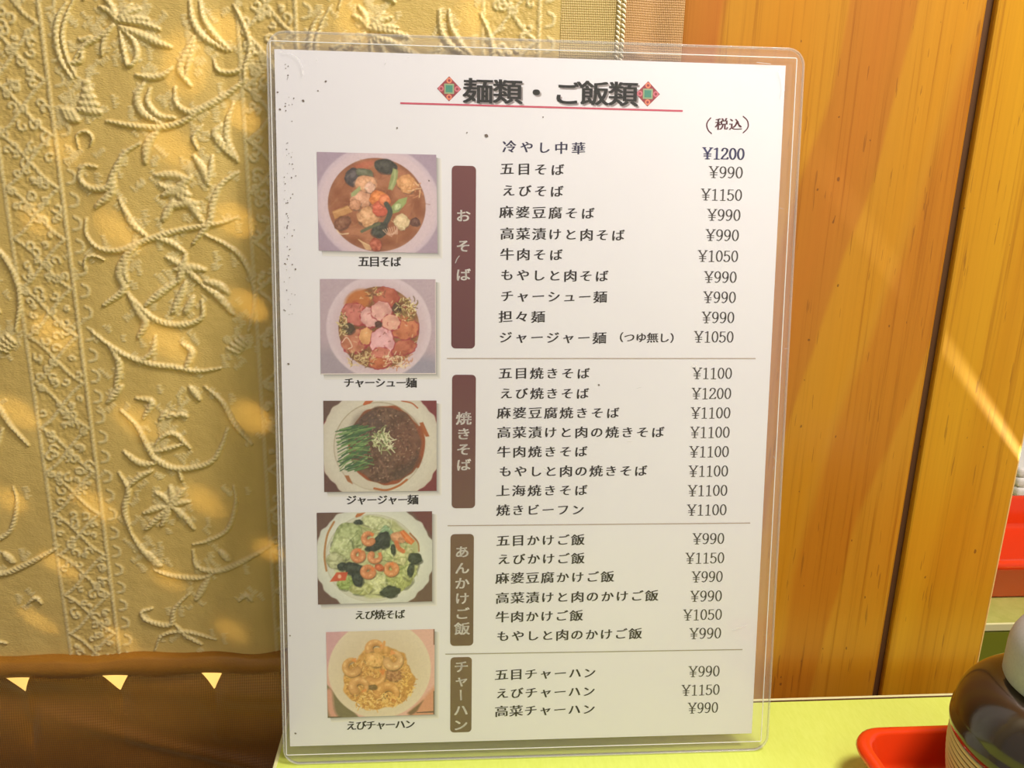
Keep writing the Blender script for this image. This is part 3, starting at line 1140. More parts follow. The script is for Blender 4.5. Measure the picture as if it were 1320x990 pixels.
# title with its printed soft shadow
for nm, n, col, du, dv in (('title_shadow', N_INK * 0.6, (196, 184, 186), 0.0007, -0.0007), ('title', N_INK * 1.6, (46, 44, 40), 0, 0)):
    ik = Ink()
    for ch, x, y, sz in (('麺', 616, 118, 37), ('類', 654, 119, 36), ('・', 691, 120, 36), ('ご', 731, 121, 37), ('飯', 766, 121, 35.5), ('類', 803, 122, 36)):
        c = onmenu((x, y))
        k = np.linalg.norm(onmenu((x + 1, y)) - c)
        ik.glyph(ch, OFF_T, (c[0] + du, c[1] + dv), sz * k, 0.0, 0.022, fy=0.012, sy=0.82)
    if nm == 'title':
        ttl = ik.build('title', n, ink(col), None, 'bold dark title lettering')
    else:
        sh_ik = (ik, n, col)
sh_ik[0].build('title_shadow', sh_ik[1], ink(sh_ik[2]), ttl, 'pale printed shadow')


def line(name, p, q, w_px, col, label=None):
    a, b = onmenu(p), onmenu(q)
    k = np.linalg.norm(b - a) / math.hypot(q[0] - p[0], q[1] - p[1])
    d = (b - a) / np.linalg.norm(b - a)
    nn = np.array([-d[1], d[0]]) * w_px * k / 2
    ik = Ink()
    ik.add([a - nn, b - nn, b + nn, a + nn], [(0, 1, 2, 3)])
    return ik.build(name, N_INK, ink(col), None, label)


line('title_underline', (516, 134), (880, 144), 2.3, (196, 72, 96), 'pinkish red line')
line('divider_line', (576, 463), (974, 463), 1.3, (176, 158, 146))
line('divider_line', (577, 678.5), (967, 675), 1.3, (176, 158, 146))
line('divider_line', (574, 844), (957, 838), 1.3, (160, 152, 132))

# title ornaments: red diamonds with a green square and four rings
for x, y in ((579, 115.5), (835, 122)):
    c = onmenu((x, y))
    k = np.linalg.norm(onmenu((x + 1, y)) - c)
    ik = Ink()
    ik.add([c + np.array(d) * 15.6 * k for d in ((1, 0), (0, 1), (-1, 0), (0, -1))], [(0, 1, 2, 3)])
    orn = ik.build('ornament', N_INK, ink((150, 48, 58)), None, 'dark red diamond')
    ik = Ink()
    ik.add([c + np.array(d) * 6.3 * k for d in ((1, 1), (-1, 1), (-1, -1), (1, -1))], [(0, 1, 2, 3)])
    ik.build('square', N_INK * 2, ink((150, 168, 128)), orn, 'pale green square border')
    ik = Ink()
    ik.add([c + np.array(d) * 4.4 * k for d in ((1, 1), (-1, 1), (-1, -1), (1, -1))], [(0, 1, 2, 3)])
    ik.build('square', N_INK * 3, ink((62, 138, 116)), orn, 'teal square')
    for j, d in enumerate(((0, 10.3), (10.3, 0), (0, -10.3), (-10.3, 0))):
        ik = Ink()
        cc = c + np.array(d) * k
        V = [cc + np.array([math.cos(q * 0.3927), math.sin(q * 0.3927)]) * r * k for r in (3.6, 1.7) for q in range(16)]
        ik.add(V, [(q, (q + 1) % 16, (q + 1) % 16 + 16, q + 16) for q in range(16)])
        ik.build('ring', N_INK * 2, ink((226, 128, 96) if j % 2 == 0 else (208, 110, 124)), orn, 'coral ring' if j % 2 == 0 else 'pink ring')

# --- section headings
BARS = [((582, 215, 613, 450), (112, 56, 56), (96, 44, 48), [('お', 597, 279), ('そ', 597, 318), ('ば', 597, 355)]),
        ((582.5, 484, 613, 656), (104, 50, 52), (108, 74, 60), [('焼', 597.5, 540), ('き', 597.5, 560), ('そ', 597.5, 580), ('ば', 597.5, 600)]),
        ((580.5, 689, 610.5, 833.5), (112, 80, 62), (106, 78, 56), [('あ', 595.5, 712), ('ん', 595.5, 733), ('か', 595.5, 752.5), ('け', 595.5, 772), ('ご', 595.5, 791.5), ('飯', 595.5, 811)]),
        ((580.5, 847.5, 608, 945), (114, 86, 62), (108, 84, 58), [('チ', 594.5, 860), ('ャ', 594.5, 878), ('ー', 594, 896.5), ('ハ', 594, 916), ('ン', 593.5, 935)])]


def lin_arr(a):
    a = np.asarray(a, float) / 255.0
    return np.where(a <= 0.04045, a / 12.92, ((a + 0.055) / 1.055) ** 2.4)


for (x0, y0, x1, y1), ca, cb, chars in BARS:
    a, b = onmenu(((x0 + x1) / 2 - (x1 - x0) / 2, y1)), onmenu(((x0 + x1) / 2 + (x1 - x0) / 2, y0))
    ce = (onmenu((x0, (y0 + y1) / 2)) + onmenu((x1, (y0 + y1) / 2))) / 2
    hw = (onmenu((x1, (y0 + y1) / 2)) - onmenu((x0, (y0 + y1) / 2)))[0] / 2
    P = rrect(ce[0] - hw, a[1], ce[0] + hw, b[1], hw * 0.36, 6)
    me = mesh_np('section_heading', np.vstack([mloc(P, N_INK), mloc(np.array([[ce[0], (a[1] + b[1]) / 2]]), N_INK)]), [(i, (i + 1) % len(P), len(P)) for i in range(len(P))])
    at = me.color_attributes.new('ink', 'FLOAT_COLOR', 'POINT')
    f = np.append((b[1] - P[:, 1]) / (b[1] - a[1]), 0.5)[:, None]
    cc = lin_arr(ca)[None] * (1 - f) + lin_arr(cb)[None] * f
    at.data.foreach_set('color', np.hstack([cc, np.ones((len(cc), 1))]).astype(np.float32).ravel())
    bar = mlink('section_heading', me, M_print, None, 'brown rounded heading bar')
    ik = Ink()
    for ch, x, y in chars:
        c = onmenu((x, y))
        k = np.linalg.norm(onmenu((x + 1, y)) - c)
        ik.glyph(ch, OFF_T, c, 19.0 * k, 0.03, 0.022, rot=1 if ch == 'ー' else 0, fy=0.012, sy=0.86)
    ik.build('lettering', N_INK * 2, ink((247, 240, 236)), bar, 'white lettering')


# --- dish pictures, painted dab by dab
class Pic:
    def __init__(self, x0, y0, x1, y1, step, bg, seed):
        self.r = np.random.RandomState(seed)
        xs, ys = np.arange(x0, x1 + 0.1, step), np.arange(y0, y1 + 0.1, step)
        self.X, self.Y = np.meshgrid(xs, ys)
        self.st = step
        self.C = np.zeros(self.X.shape + (3,)) + np.array(bg, float)
        self.box = (x0, y0, xs[-1], ys[-1])

    def put(self, mask, col, noise=0.0, cells=20):
        c = np.zeros_like(self.C) + np.array(col, float)
        if noise:
            c = c + ((val_noise(self.X.shape, (cells, int(cells * 1.2)), self.r.randint(1 << 30)) - 0.5) * 2 * noise)[..., None]
        self.C = self.C * (1 - mask[..., None]) + c * mask[..., None]

    def ell(self, cx, cy, rx, ry, col, ang=0.0, soft=6.0, alpha=1.0, noise=0.0, cells=20, wob=0.0, lobes=7):
        a = math.radians(ang)
        dx, dy = self.X - cx, self.Y - cy
        u, v = dx * math.cos(a) + dy * math.sin(a), -dx * math.sin(a) + dy * math.cos(a)
        th = np.arctan2(v / ry, u / rx)
        r = np.sqrt((u / rx) ** 2 + (v / ry) ** 2)
        if wob:
            ph = self.r.rand() * 6
            r = r / (1 + wob * np.sin(th * lobes + ph) + wob * 0.5 * np.sin(th * (lobes * 2 + 1) + 2 * ph))
        m_ = np.clip((1 - r) * min(rx, ry) / soft + 0.5, 0, 1) * alpha
        self.put(m_, col, noise, cells)
        return m_

    def lump(self, cx, cy, rx, ry, col, ang=0.0, wob=0.08, hi=28, lo=34, noise=10):
        """a rounded piece of food: darker under side, paler crown"""
        col = np.array(col, float)
        lb = self.r.randint(2, 5)
        wob *= 0.8
        self.ell(cx + 3, cy + 5, rx * 1.04, ry * 1.04, col * 0.45, ang, 9, 0.55, wob=wob, lobes=lb)
        self.ell(cx, cy, rx, ry, col - lo * 0.6, ang, 6, 1, noise * 2.2, 44, wob, lb)
        self.ell(cx - rx * 0.06, cy - ry * 0.1, rx * 0.82, ry * 0.78, col, ang, rx * 0.3, 0.9, noise * 2.2, 44, wob, lb)
        self.ell(cx - rx * 0.2, cy - ry * 0.28, rx * 0.36, ry * 0.3, col + hi, ang, rx * 0.25, 0.85)
        for q in range(int(4 + rx * ry / 420)):
            a, rr_ = self.r.rand() * 6.283, math.sqrt(self.r.rand()) * 0.78
            x, y = cx + rx * rr_ * math.cos(a), cy + ry * rr_ * math.sin(a)
            b, L = self.r.rand() * 3.14, self.r.uniform(0.12, 0.4) * min(rx, ry)
            d = (-38, -22, 26, 40)[self.r.randint(4)]
            self.stroke([(x, y), (x + L * math.cos(b), y + L * math.sin(b)), (x + L * 1.6 * math.cos(b + 0.6), y + L * 1.6 * math.sin(b + 0.6))], self.r.uniform(4, 9), np.clip(col + d, 10, 244), 0.5, 6)

    def poly(self, pts, col, soft=5.0, alpha=1.0, noise=0.0):
        P = np.array(pts, float)
        inside = np.zeros(self.X.shape, bool)
        dist = np.full(self.X.shape, 1e9)
        for i in range(len(P)):
            (xa, ya), (xb, yb) = P[i - 1], P[i]
            if ya != yb:
                cr = ((ya > self.Y) != (yb > self.Y)) & (self.X < (xb - xa) * (self.Y - ya) / (yb - ya) + xa)
                inside ^= cr
            L2 = (xb - xa) ** 2 + (yb - ya) ** 2 + 1e-9
            t = np.clip(((self.X - xa) * (xb - xa) + (self.Y - ya) * (yb - ya)) / L2, 0, 1)
            dist = np.minimum(dist, np.hypot(self.X - xa - t * (xb - xa), self.Y - ya - t * (yb - ya)))
        sd = np.where(inside, dist, -dist)
        self.put(np.clip(sd / soft + 0.5, 0, 1) * alpha, col, noise)

    def stroke(self, pts, w, col, alpha=1.0, soft=4.0):
        P = smooth_path(pts, 5) if len(pts) > 2 else np.array(pts, float)
        x0, x1, y0, y1 = P[:, 0].min() - w - 8, P[:, 0].max() + w + 8, P[:, 1].min() - w - 8, P[:, 1].max() + w + 8
        b = self.box
        i0, i1 = int(max(0, (x0 - b[0]) / self.st)), int(min(self.X.shape[1], (x1 - b[0]) / self.st + 2))
        j0, j1 = int(max(0, (y0 - b[1]) / self.st)), int(min(self.X.shape[0], (y1 - b[1]) / self.st + 2))
        if i1 <= i0 or j1 <= j0:
            return
        X, Y = self.X[j0:j1, i0:i1], self.Y[j0:j1, i0:i1]
        dist = np.full(X.shape, 1e9)
        for i in range(len(P) - 1):
            d = P[i + 1] - P[i]
            t = np.clip(((X - P[i, 0]) * d[0] + (Y - P[i, 1]) * d[1]) / (d @ d + 1e-9), 0, 1)
            dist = np.minimum(dist, np.hypot(X - P[i, 0] - t * d[0], Y - P[i, 1] - t * d[1]))
        mk = (np.clip((w / 2 - dist) / soft + 0.5, 0, 1) * alpha)[..., None]
        self.C[j0:j1, i0:i1] = self.C[j0:j1, i0:i1] * (1 - mk) + np.array(col, float) * mk

    def shrimp(self, cx, cy, r, a0, sweep, col, w=None):
        """a curled shrimp: fat head end, thin tail, ridged back"""
        col = np.array(col, float)
        w = (w or r) * 1.12
        r = r * 0.86
        sq = self.r.uniform(0.82, 1.0)
        A = [a0 + sweep * k / 12 for k in range(13)]
        rr_ = [r * (1.0 + 0.22 * (k / 12) ** 2) for k in range(13)]
        P = [(cx + q * math.cos(a), cy + q * sq * math.sin(a)) for q, a in zip(rr_, A)]
        for dx, dy, c, f, al, so in ((4, 7, col * 0.45, 1.05, 0.4, 12), (0, 0, col - 34, 1.0, 1, 5)):
            for k in range(12):
                self.stroke([(P[k][0] + dx, P[k][1] + dy), (P[k + 1][0] + dx, P[k + 1][1] + dy)], w * f * (1 - 0.5 * (k / 12) ** 1.5), c, al, so)
        for k in range(12):
            ww = w * (1 - 0.5 * (k / 12) ** 1.5)
            g = 1.10
            p0 = (cx + (P[k][0] - cx) * g - 2, cy + (P[k][1] - cy) * g - 4)
            p1 = (cx + (P[k + 1][0] - cx) * g - 2, cy + (P[k + 1][1] - cy) * g - 4)
            self.stroke([p0, p1], ww * 0.62, col + self.r.uniform(-12, 8), 0.8, ww * 0.4)
        for k in range(1, 11):
            q, rad = A[k], rr_[k]
            self.stroke([(cx + rad * 0.6 * math.cos(q), cy + rad * 0.6 * sq * math.sin(q)), (cx + rad * 1.42 * math.cos(q + 0.12), cy + rad * 1.42 * sq * math.sin(q + 0.12))], 4, col - 52, 0.33, 6)
        for k in (2, 5, 8):
            q, rad = A[k] + self.r.uniform(-0.15, 0.15), rr_[k]
            self.stroke([(cx + rad * 1.16 * math.cos(q), cy + rad * 1.16 * sq * math.sin(q) - 4), (cx + rad * 1.2 * math.cos(q + 0.3 * np.sign(sweep)), cy + rad * 1.2 * sq * math.sin(q + 0.3 * np.sign(sweep)) - 4)], w * 0.2, np.minimum(col + 34, 245), 0.75, w * 0.18)
        t = A[-1]
        e = P[-1]
        for d in (-0.5, 0.1, 0.6):
            b = t + math.copysign(1.57, sweep) + d
            self.stroke([e, (e[0] + w * 0.42 * math.cos(b), e[1] + w * 0.42 * math.sin(b))], w * 0.2, col + np.array([0, -26, -34]), 0.9, 5)

    def scatter(self, n, cx, cy, rx, ry, cols, lmin, lmax, w, alpha=0.8, inner=0.0, bend=0.4):
        for _ in range(n):
            q, rr_ = self.r.rand() * 6.283, math.sqrt(self.r.rand() * (1 - inner ** 2) + inner ** 2)
            x, y = cx + rx * rr_ * math.cos(q), cy + ry * rr_ * math.sin(q)
            a, L = self.r.rand() * 6.283, self.r.uniform(lmin, lmax)
            b = a + self.r.uniform(-bend, bend) * 2
            c = cols[self.r.randint(len(cols))]
            self.stroke([(x, y), (x + L / 2 * math.cos(a), y + L / 2 * math.sin(a)), (x + L / 2 * math.cos(a) + L / 2 * math.cos(b), y + L / 2 * math.sin(a) + L / 2 * math.sin(b))], w, c, alpha)

    def grain(self, amp):
        self.C = self.C + ((val_noise(self.X.shape, (self.X.shape[0] // 2, self.X.shape[1] // 2), 5) - 0.5) * amp)[..., None]

    def build(self, quad, zoom):
        """quad: the print's corners in the photograph TL TR BR BL"""
        q = [onmenu(p) for p in quad]
        ny, nx = self.X.shape
        s = np.linspace(0, 1, nx)[None, :, None]
        t = np.linspace(0, 1, ny)[:, None, None]
        UV = (q[0] * (1 - s) + q[1] * s) * (1 - t) + (q[3] * (1 - s) + q[2] * s) * t
        me = mesh_np('dish_picture', mloc(UV.reshape(-1, 2), N_INK * 2), grid_faces(ny, nx)[:, ::-1])
        at = me.color_attributes.new('ink', 'FLOAT_COLOR', 'POINT')
        c = lin_arr(np.clip(self.C, 4, 250)).reshape(-1, 3)
        at.data.foreach_set('color', np.hstack([c, np.ones((len(c), 1))]).astype(np.float32).ravel())
        o = mlink('dish_picture', me, M_print, None, zoom)
        # the printed grey drop edge at right and below
        w = 0.0021
        k = 7
        V, Fc, A = [], [], []
        d = 0.0011
        ring0 = [q[0] + np.array([d, -d]), q[1] + np.array([0, -d]), q[2], q[3] + np.array([d, 0])]
        P0 = np.array([ring0[1], ring0[2], ring0[3]])
        P1 = P0 + np.array([[w, -w * 0.2], [w, -w], [w * 0.2, -w]])
        PM = P0 + np.array([[w * .45, -w * 0.1], [w * .45, -w * .45], [w * 0.1, -w * .45]])
        V = np.vstack([P0, PM, P1])
        Fc = [(0, 1, 4, 3), (1, 2, 5, 4), (3, 4, 7, 6), (4, 5, 8, 7)]
        me = mesh_np('picture_shadow', mloc(V, N_INK * 0.6), Fc)
        at = me.color_attributes.new('ink', 'FLOAT_COLOR', 'POINT')
        pc = np.array([0.855, 0.815, 0.79])
        A = np.vstack([np.tile(pc * 0.42, (3, 1)), np.tile(pc * 0.72, (3, 1)), np.tile(pc, (3, 1))])
        at.data.foreach_set('color', np.hstack([A, np.ones((9, 1))]).astype(np.float32).ravel())
        mlink('picture_shadow', me, M_print, o, 'printed grey drop edge')


ST = 4.6
# 1: soup noodles with mixed toppings
p = Pic(52, 78, 1012, 872, ST, (172, 150, 168), 1)
p.ell(535, 490, 500, 470, (206, 184, 196), soft=16)
p.ell(535, 490, 470, 440, (214, 190, 198), soft=30)
p.ell(525, 490, 392, 375, (150, 92, 62), soft=8, noise=20, cells=12)
p.ell(525, 492, 376, 358, (158, 92, 54), soft=40, noise=26, cells=10)
p.ell(430, 175, 90, 30, (190, 96, 66), ang=-18, soft=26, alpha=0.8)
p.scatter(120, 525, 495, 340, 330, [(186, 128, 84), (132, 70, 42), (170, 104, 60)], 40, 120, 8, 0.35)
p.lump(345, 275, 70, 75, (78, 66, 66), -40)
p.lump(430, 235, 70, 34, (112, 112, 84), 10)
p.lump(600, 180, 88, 58, (62, 58, 48), 5, 0.08, 14)
p.poly([(660, 190), (700, 210), (690, 300), (650, 370), (615, 360), (640, 260)], (150, 156, 96), 8, 1, 14)
p.stroke([(675, 210), (668, 280), (640, 350)], 14, (184, 188, 130), 0.8, 10)
p.lump(770, 315, 82, 72, (222, 158, 100), 20)
p.scatter(12, 840, 360, 50, 60, [(232, 188, 140), (200, 130, 84)], 30, 70, 10, 0.8)
p.lump(440, 320, 90, 62, (226, 166, 124), -10, 0.12)
p.lump(470, 350, 40, 44, (236, 186, 160), 10, 0.1)
p.lump(395, 440, 84, 62, (222, 162, 128), 10, 0.12)
p.lump(350, 490, 46, 44, (208, 146, 108), 0, 0.1)
p.lump(450, 590, 84, 78, (222, 166, 118), 20, 0.12)
p.lump(540, 440, 74, 66, (228, 132, 62), 0, 0.08)
p.lump(550, 520, 62, 62, (206, 92, 62), 0, 0.08)
p.lump(590, 450, 44, 50, (232, 128, 76), 0, 0.08)
p.poly([(320, 400), (390, 340), (398, 370), (350, 420), (318, 430)], (160, 164, 108), 7)
p.poly([(640, 500), (700, 440), (770, 420), (760, 470), (700, 540), (640, 560)], (146, 158, 88), 8, 1, 12)
p.lump(690, 500, 34, 24, (190, 198, 140), -40)
p.poly([(165, 550), (290, 498), (328, 548), (185, 612)], (190, 132, 74), 7, 1, 14)
p.stroke([(175, 560), (300, 512)], 8, (216, 164, 104), 0.8)
p.lump(245, 640, 70, 50, (136, 84, 56), -30)
p.lump(722, 620, 62, 62, (226, 196, 150), 30, 0.08)
p.stroke([(600, 480), (630, 540), (600, 620), (540, 690)], 40, (66, 66, 52), 1, 8)
p.lump(540, 690, 70, 56, (66, 64, 50), -50, 0.15, 14)
p.stroke([(400, 705), (470, 670), (540, 640)], 24, (96, 96, 62), 1, 8)
for k in range(7):
    p.stroke([(570 + 18 * k, 690 - 6 * k), (600 + 14 * k, 720), (640 + 8 * k, 740 - 12 * k)], 9, (222, 176, 150), 0.7)
for k in range(8):
    p.stroke([(370 + 8 * k, 770 + 5 * k), (400 + 9 * k, 800 + 3 * k), (430 + 6 * k, 850)], 7, (228, 190, 140), 0.7)
p.stroke([(200, 700), (230, 730), (290, 725)], 10, (236, 206, 168), 0.8)
p.lump(510, 810, 50, 50, (180, 88, 60), 0, 0.1)
p.lump(830, 620, 40, 34, (104, 62, 46), 0, 0.1, 8)
p.ell(535, 490, 520, 480, (255, 255, 255), alpha=0.05, soft=200)
p.grain(10)
p.build([(408.3, 196.8), (562.4, 200.5), (564, 327.5), (411, 324)], 'bowl of soup noodles with mixed toppings')

# 2: roast pork noodles
p = Pic(80, 70, 1003, 825, ST, (188, 166, 176), 2)
p.ell(170, 760, 260, 150, (160, 148, 160), soft=120, alpha=0.7)
p.ell(900, 790, 200, 110, (150, 146, 164), soft=100, alpha=0.8)
p.ell(545, 450, 418, 410, (216, 196, 204), soft=14)
p.ell(545, 450, 370, 362, (208, 184, 192), soft=60)
p.ell(545, 455, 322, 326, (140, 92, 54), soft=8, noise=24, cells=16)
p.ell(380, 240, 110, 80, (190, 112, 54), ang=-30, soft=30)
for cx_, cy_, rx, ry, col, a in ((360, 345, 110, 82, (196, 112, 98), 20), (600, 210, 100, 76, (178, 92, 66), 10), (470, 370, 70, 80, (220, 166, 160), -30),
                                 (565, 320, 82, 76, (216, 160, 150), 0), (740, 450, 120, 92, (196, 116, 76), 10), (640, 410, 72, 62, (216, 158, 138), 0),
                                 (360, 560, 116, 84, (188, 116, 86), -25), (440, 520, 54, 68, (218, 160, 104), 10), (740, 610, 100, 56, (182, 100, 72), -12),
                                 (570, 570, 94, 118, (226, 168, 172), 0), (560, 690, 90, 80, (204, 124, 104), 0), (540, 735, 74, 44, (186, 100, 58), 0)):
    p.ell(cx_ + 2, cy_ + 3, rx + 7, ry + 7, (164, 54, 60), a, 5, 0.85, wob=0.04)
    p.ell(cx_, cy_, rx, ry, col, a, 6, 1, 20, 24, 0.05)
    p.ell(cx_ - 10, cy_ - 10, rx * 0.5, ry * 0.5, np.minimum(np.array(col) + 22, 240), a, 40, 0.6)
p.lump(300, 460, 50, 44, (84, 66, 44), 20, 0.1, 10)
p.lump(686, 300, 34, 44, (92, 64, 40), 0, 0.1, 10)
p.lump(540, 425, 26, 26, (90, 54, 40), 0, 0.1, 10)
p.scatter(90, 770, 310, 90, 90, [(216, 196, 128), (150, 116, 62), (108, 84, 40), (236, 220, 170)], 16, 44, 8, 0.8)
p.scatter(50, 260, 420, 40, 90, [(210, 184, 120), (128, 96, 52), (92, 72, 34), (226, 206, 160)], 16, 40, 8, 0.8)
p.scatter(60, 400, 700, 110, 60, [(206, 176, 116), (116, 76, 40), (224, 200, 150)], 16, 50, 8, 0.8)
p.scatter(70, 680, 720, 130, 60, [(232, 204, 168), (196, 130, 90), (236, 214, 180)], 16, 44, 8, 0.8)
p.scatter(30, 520, 175, 90, 30, [(220, 190, 130), (120, 80, 46)], 16, 40, 7, 0.8)
p.scatter(80, 545, 455, 310, 312, [(236, 216, 176), (170, 60, 56), (120, 60, 40)], 10, 26, 7, 0.55)
p.stroke([(250, 570), (290, 530), (330, 600), (300, 620)], 8, (240, 214, 190), 0.8)
p.grain(10)
p.stroke([(84, 822), (1000, 822)], 8, (240, 226, 220), 1)
p.stroke([(1000, 74), (1000, 822)], 8, (236, 222, 218), 1)
p.build([(412.5, 360.5), (561.7, 361), (562, 483), (413.5, 483.5)], 'bowl of roast pork noodle soup')

# 3: noodles in brown meat sauce
p = Pic(108, 80, 1040, 828, ST, (122, 46, 50), 3)
p.poly([(100, 70), (300, 70), (100, 260)], (100, 72, 62), 6)
p.poly([(100, 650), (100, 840), (300, 840)], (98, 62, 56), 6)
p.ell(575, 450, 505, 480, (206, 196, 182), soft=10, wob=0.012, lobes=16)
p.ell(575, 450, 470, 440, (214, 206, 192), soft=60)
p.ell(560, 455, 372, 365, (168, 152, 128), soft=6)
p.ell(560, 457, 366, 360, (208, 198, 182), soft=10)
p.poly([(430, 110), (450, 82), (520, 78), (490, 104), (440, 118)], (190, 98, 52), 5)
p.stroke([(750, 82), (830, 100), (880, 140)], 12, (176, 88, 48), 0.9)
p.poly([(895, 262), (925, 255), (978, 372), (948, 376), (920, 330)], (168, 92, 46), 6)
p.stroke([(900, 300), (928, 400), (915, 520), (880, 620)], 28, (158, 78, 34), 1, 8)
p.stroke([(520, 800), (620, 815), (720, 780), (790, 730)], 18, (176, 100, 48), 0.95)
p.poly([(275, 690), (310, 690), (345, 765), (300, 740)], (164, 104, 62), 6)
p.ell(615, 445, 305, 325, (150, 76, 38), soft=8, wob=0.02)
p.ell(610, 442, 292, 312, (104, 74, 56), soft=14, noise=22, cells=22, wob=0.02)
p.ell(790, 430, 120, 180, (124, 78, 58), soft=90, alpha=0.7)
p.ell(480, 300, 130, 120, (92, 72, 64), soft=80, alpha=0.7)
p.scatter(520, 615, 445, 280, 300, [(142, 104, 82), (74, 48, 36), (120, 80, 60), (160, 122, 98), (84, 60, 46)], 8, 22, 9, 0.6)
p.scatter(60, 620, 440, 270, 290, [(206, 176, 150)], 5, 12, 6, 0.7)
p.stroke([(870, 570), (800, 640), (700, 690)], 70, (72, 54, 42), 0.5, 40)
p.stroke([(560, 560), (610, 640), (630, 730)], 14, (150, 110, 90), 0.5, 10)
for k in range(95):
    x, y = p.r.uniform(215, 400), p.r.uniform(290, 660)
    if y > 300 + (x - 215) * -0.1 and (x - 330) ** 2 / 150 ** 2 + (y - 480) ** 2 / 200 ** 2 < 1.15:
        L = p.r.uniform(70, 150)
        f = (y - 290) / 370
        a = -0.12 - 0.75 * f * (1.2 - f) * 1.6 + p.r.uniform(-0.14, 0.14)
        c = [(84, 120, 66), (112, 146, 82), (58, 92, 56), (142, 168, 104), (70, 104, 66)][p.r.randint(5)]
        p.stroke([(x, y), (x + L * math.cos(a), y + L * math.sin(a))], p.r.uniform(7, 13), c, 0.95)
for k in range(12):
    y = 300 + 28 * k
    p.stroke([(205 + 3 * k, y + 30), (330, y + 14 - 5 * k), (430 + 8 * k, y - 16 + 1 * k)], 9, [(64, 96, 60), (120, 152, 90)][k % 2], 0.9)
p.scatter(70, 595, 405, 78, 92, [(206, 206, 160), (168, 176, 120), (224, 222, 186), (128, 140, 92)], 26, 66, 8, 0.95)
p.stroke([(600, 420), (650, 460), (690, 504)], 9, (220, 216, 178), 1)
p.grain(10)
p.build([(416.8, 517.4), (562.8, 517.2), (562.8, 633.5), (418, 635)], 'plate of noodles in brown meat sauce with cucumber strips')

# 4: shrimp fried noodles
p = Pic(55, 68, 968, 790, ST, (106, 76, 66), 4)
p.poly([(800, 60), (980, 60), (980, 280)], (112, 58, 54), 6)
p.ell(505, 430, 478, 425, (212, 212, 202), soft=10, wob=0.014, lobes=16)
p.ell(490, 430, 430, 380, (222, 222, 210), soft=60)
p.ell(490, 430, 372, 345, (196, 192, 172), soft=6)
p.ell(490, 432, 366, 340, (214, 212, 196), soft=10)
p.stroke([(190, 140), (140, 230), (118, 330), (112, 420), (125, 520)], 16, (178, 122, 66), 0.9)
p.poly([(356, 100), (372, 78), (440, 70), (400, 98), (365, 110)], (186, 112, 62), 5)
p.stroke([(790, 240), (850, 310), (860, 380)], 14, (160, 98, 54), 0.9)
p.ell(510, 430, 345, 312, (190, 192, 140), soft=24, noise=24, cells=14, wob=0.03)
for cx_, cy_, rx, ry, col, a in ((300, 270, 130, 110, (176, 186, 132), -40), (250, 350, 90, 90, (196, 204, 152), -50), (520, 150, 110, 52, (206, 210, 164), 10), (200, 440, 70, 70, (190, 192, 150), 0),
                                 (610, 270, 60, 90, (150, 180, 140), -20), (640, 400, 80, 60, (200, 206, 150), 10), (740, 430, 80, 90, (206, 204, 150), 40), (520, 640, 110, 84, (212, 214, 160), 0),
                                 (700, 590, 110, 100, (184, 190, 120), 30), (280, 620, 70, 60, (160, 178, 100), 0), (400, 670, 90, 50, (190, 192, 130), 0), (790, 520, 60, 90, (192, 196, 136), 20)):
    p.lump(cx_, cy_, rx, ry, col, a, 0.1, 20, 30, 18)
p.scatter(110, 500, 430, 320, 290, [(226, 228, 190), (140, 156, 92), (208, 214, 160), (120, 138, 80)], 30, 110, 8, 0.5)
p.lump(700, 270, 62, 46, (214, 156, 116), 10)
p.poly([(706, 225), (740, 212), (830, 300), (800, 330), (760, 310)], (220, 120, 60), 7, 1, 12)
p.stroke([(725, 225), (800, 310)], 12, (238, 156, 96), 0.8, 8)
p.stroke([(680, 310), (700, 355), (735, 380)], 34, (214, 112, 62), 0.9, 10)
for cx_, cy_, rx, ry, a in ((575, 290, 60, 66, 20), (500, 345, 62, 30, -10), (382, 145, 34, 18, 0), (340, 510, 74, 50, 10), (370, 590, 44, 62, -20), (250, 490, 36, 34, 0), (830, 440, 56, 44, 20), (795, 530, 26, 56, 10), (630, 700, 76, 46, -6), (655, 365, 18, 44, 0)):
    p.lump(cx_, cy_, rx, ry, (52, 62, 50), a, 0.12, 22, 20, 8)
p.poly([(150, 608), (205, 535), (295, 535), (275, 600)], (206, 88, 52), 7, 1, 10)
p.ell(228, 568, 14, 16, (240, 190, 160), soft=8)
SH = (228, 154, 106)
p.shrimp(460, 275, 40, 0.6, 4.6, SH, 46)
p.shrimp(375, 405, 40, -0.4, 5.2, SH, 48)
p.shrimp(510, 420, 42, -2.4, -4.2, (230, 158, 112), 44)
p.shrimp(455, 535, 42, 0.2, 5.2, SH, 52)
p.shrimp(638, 520, 42, -0.8, 5.4, (232, 160, 108), 50)
p.lump(545, 505, 40, 26, (206, 106, 66), 20)
p.grain(9)
p.build([(408.3, 661.8), (557, 659.8), (557, 775.8), (410, 780)], 'plate of fried noodles with shrimp and greens')

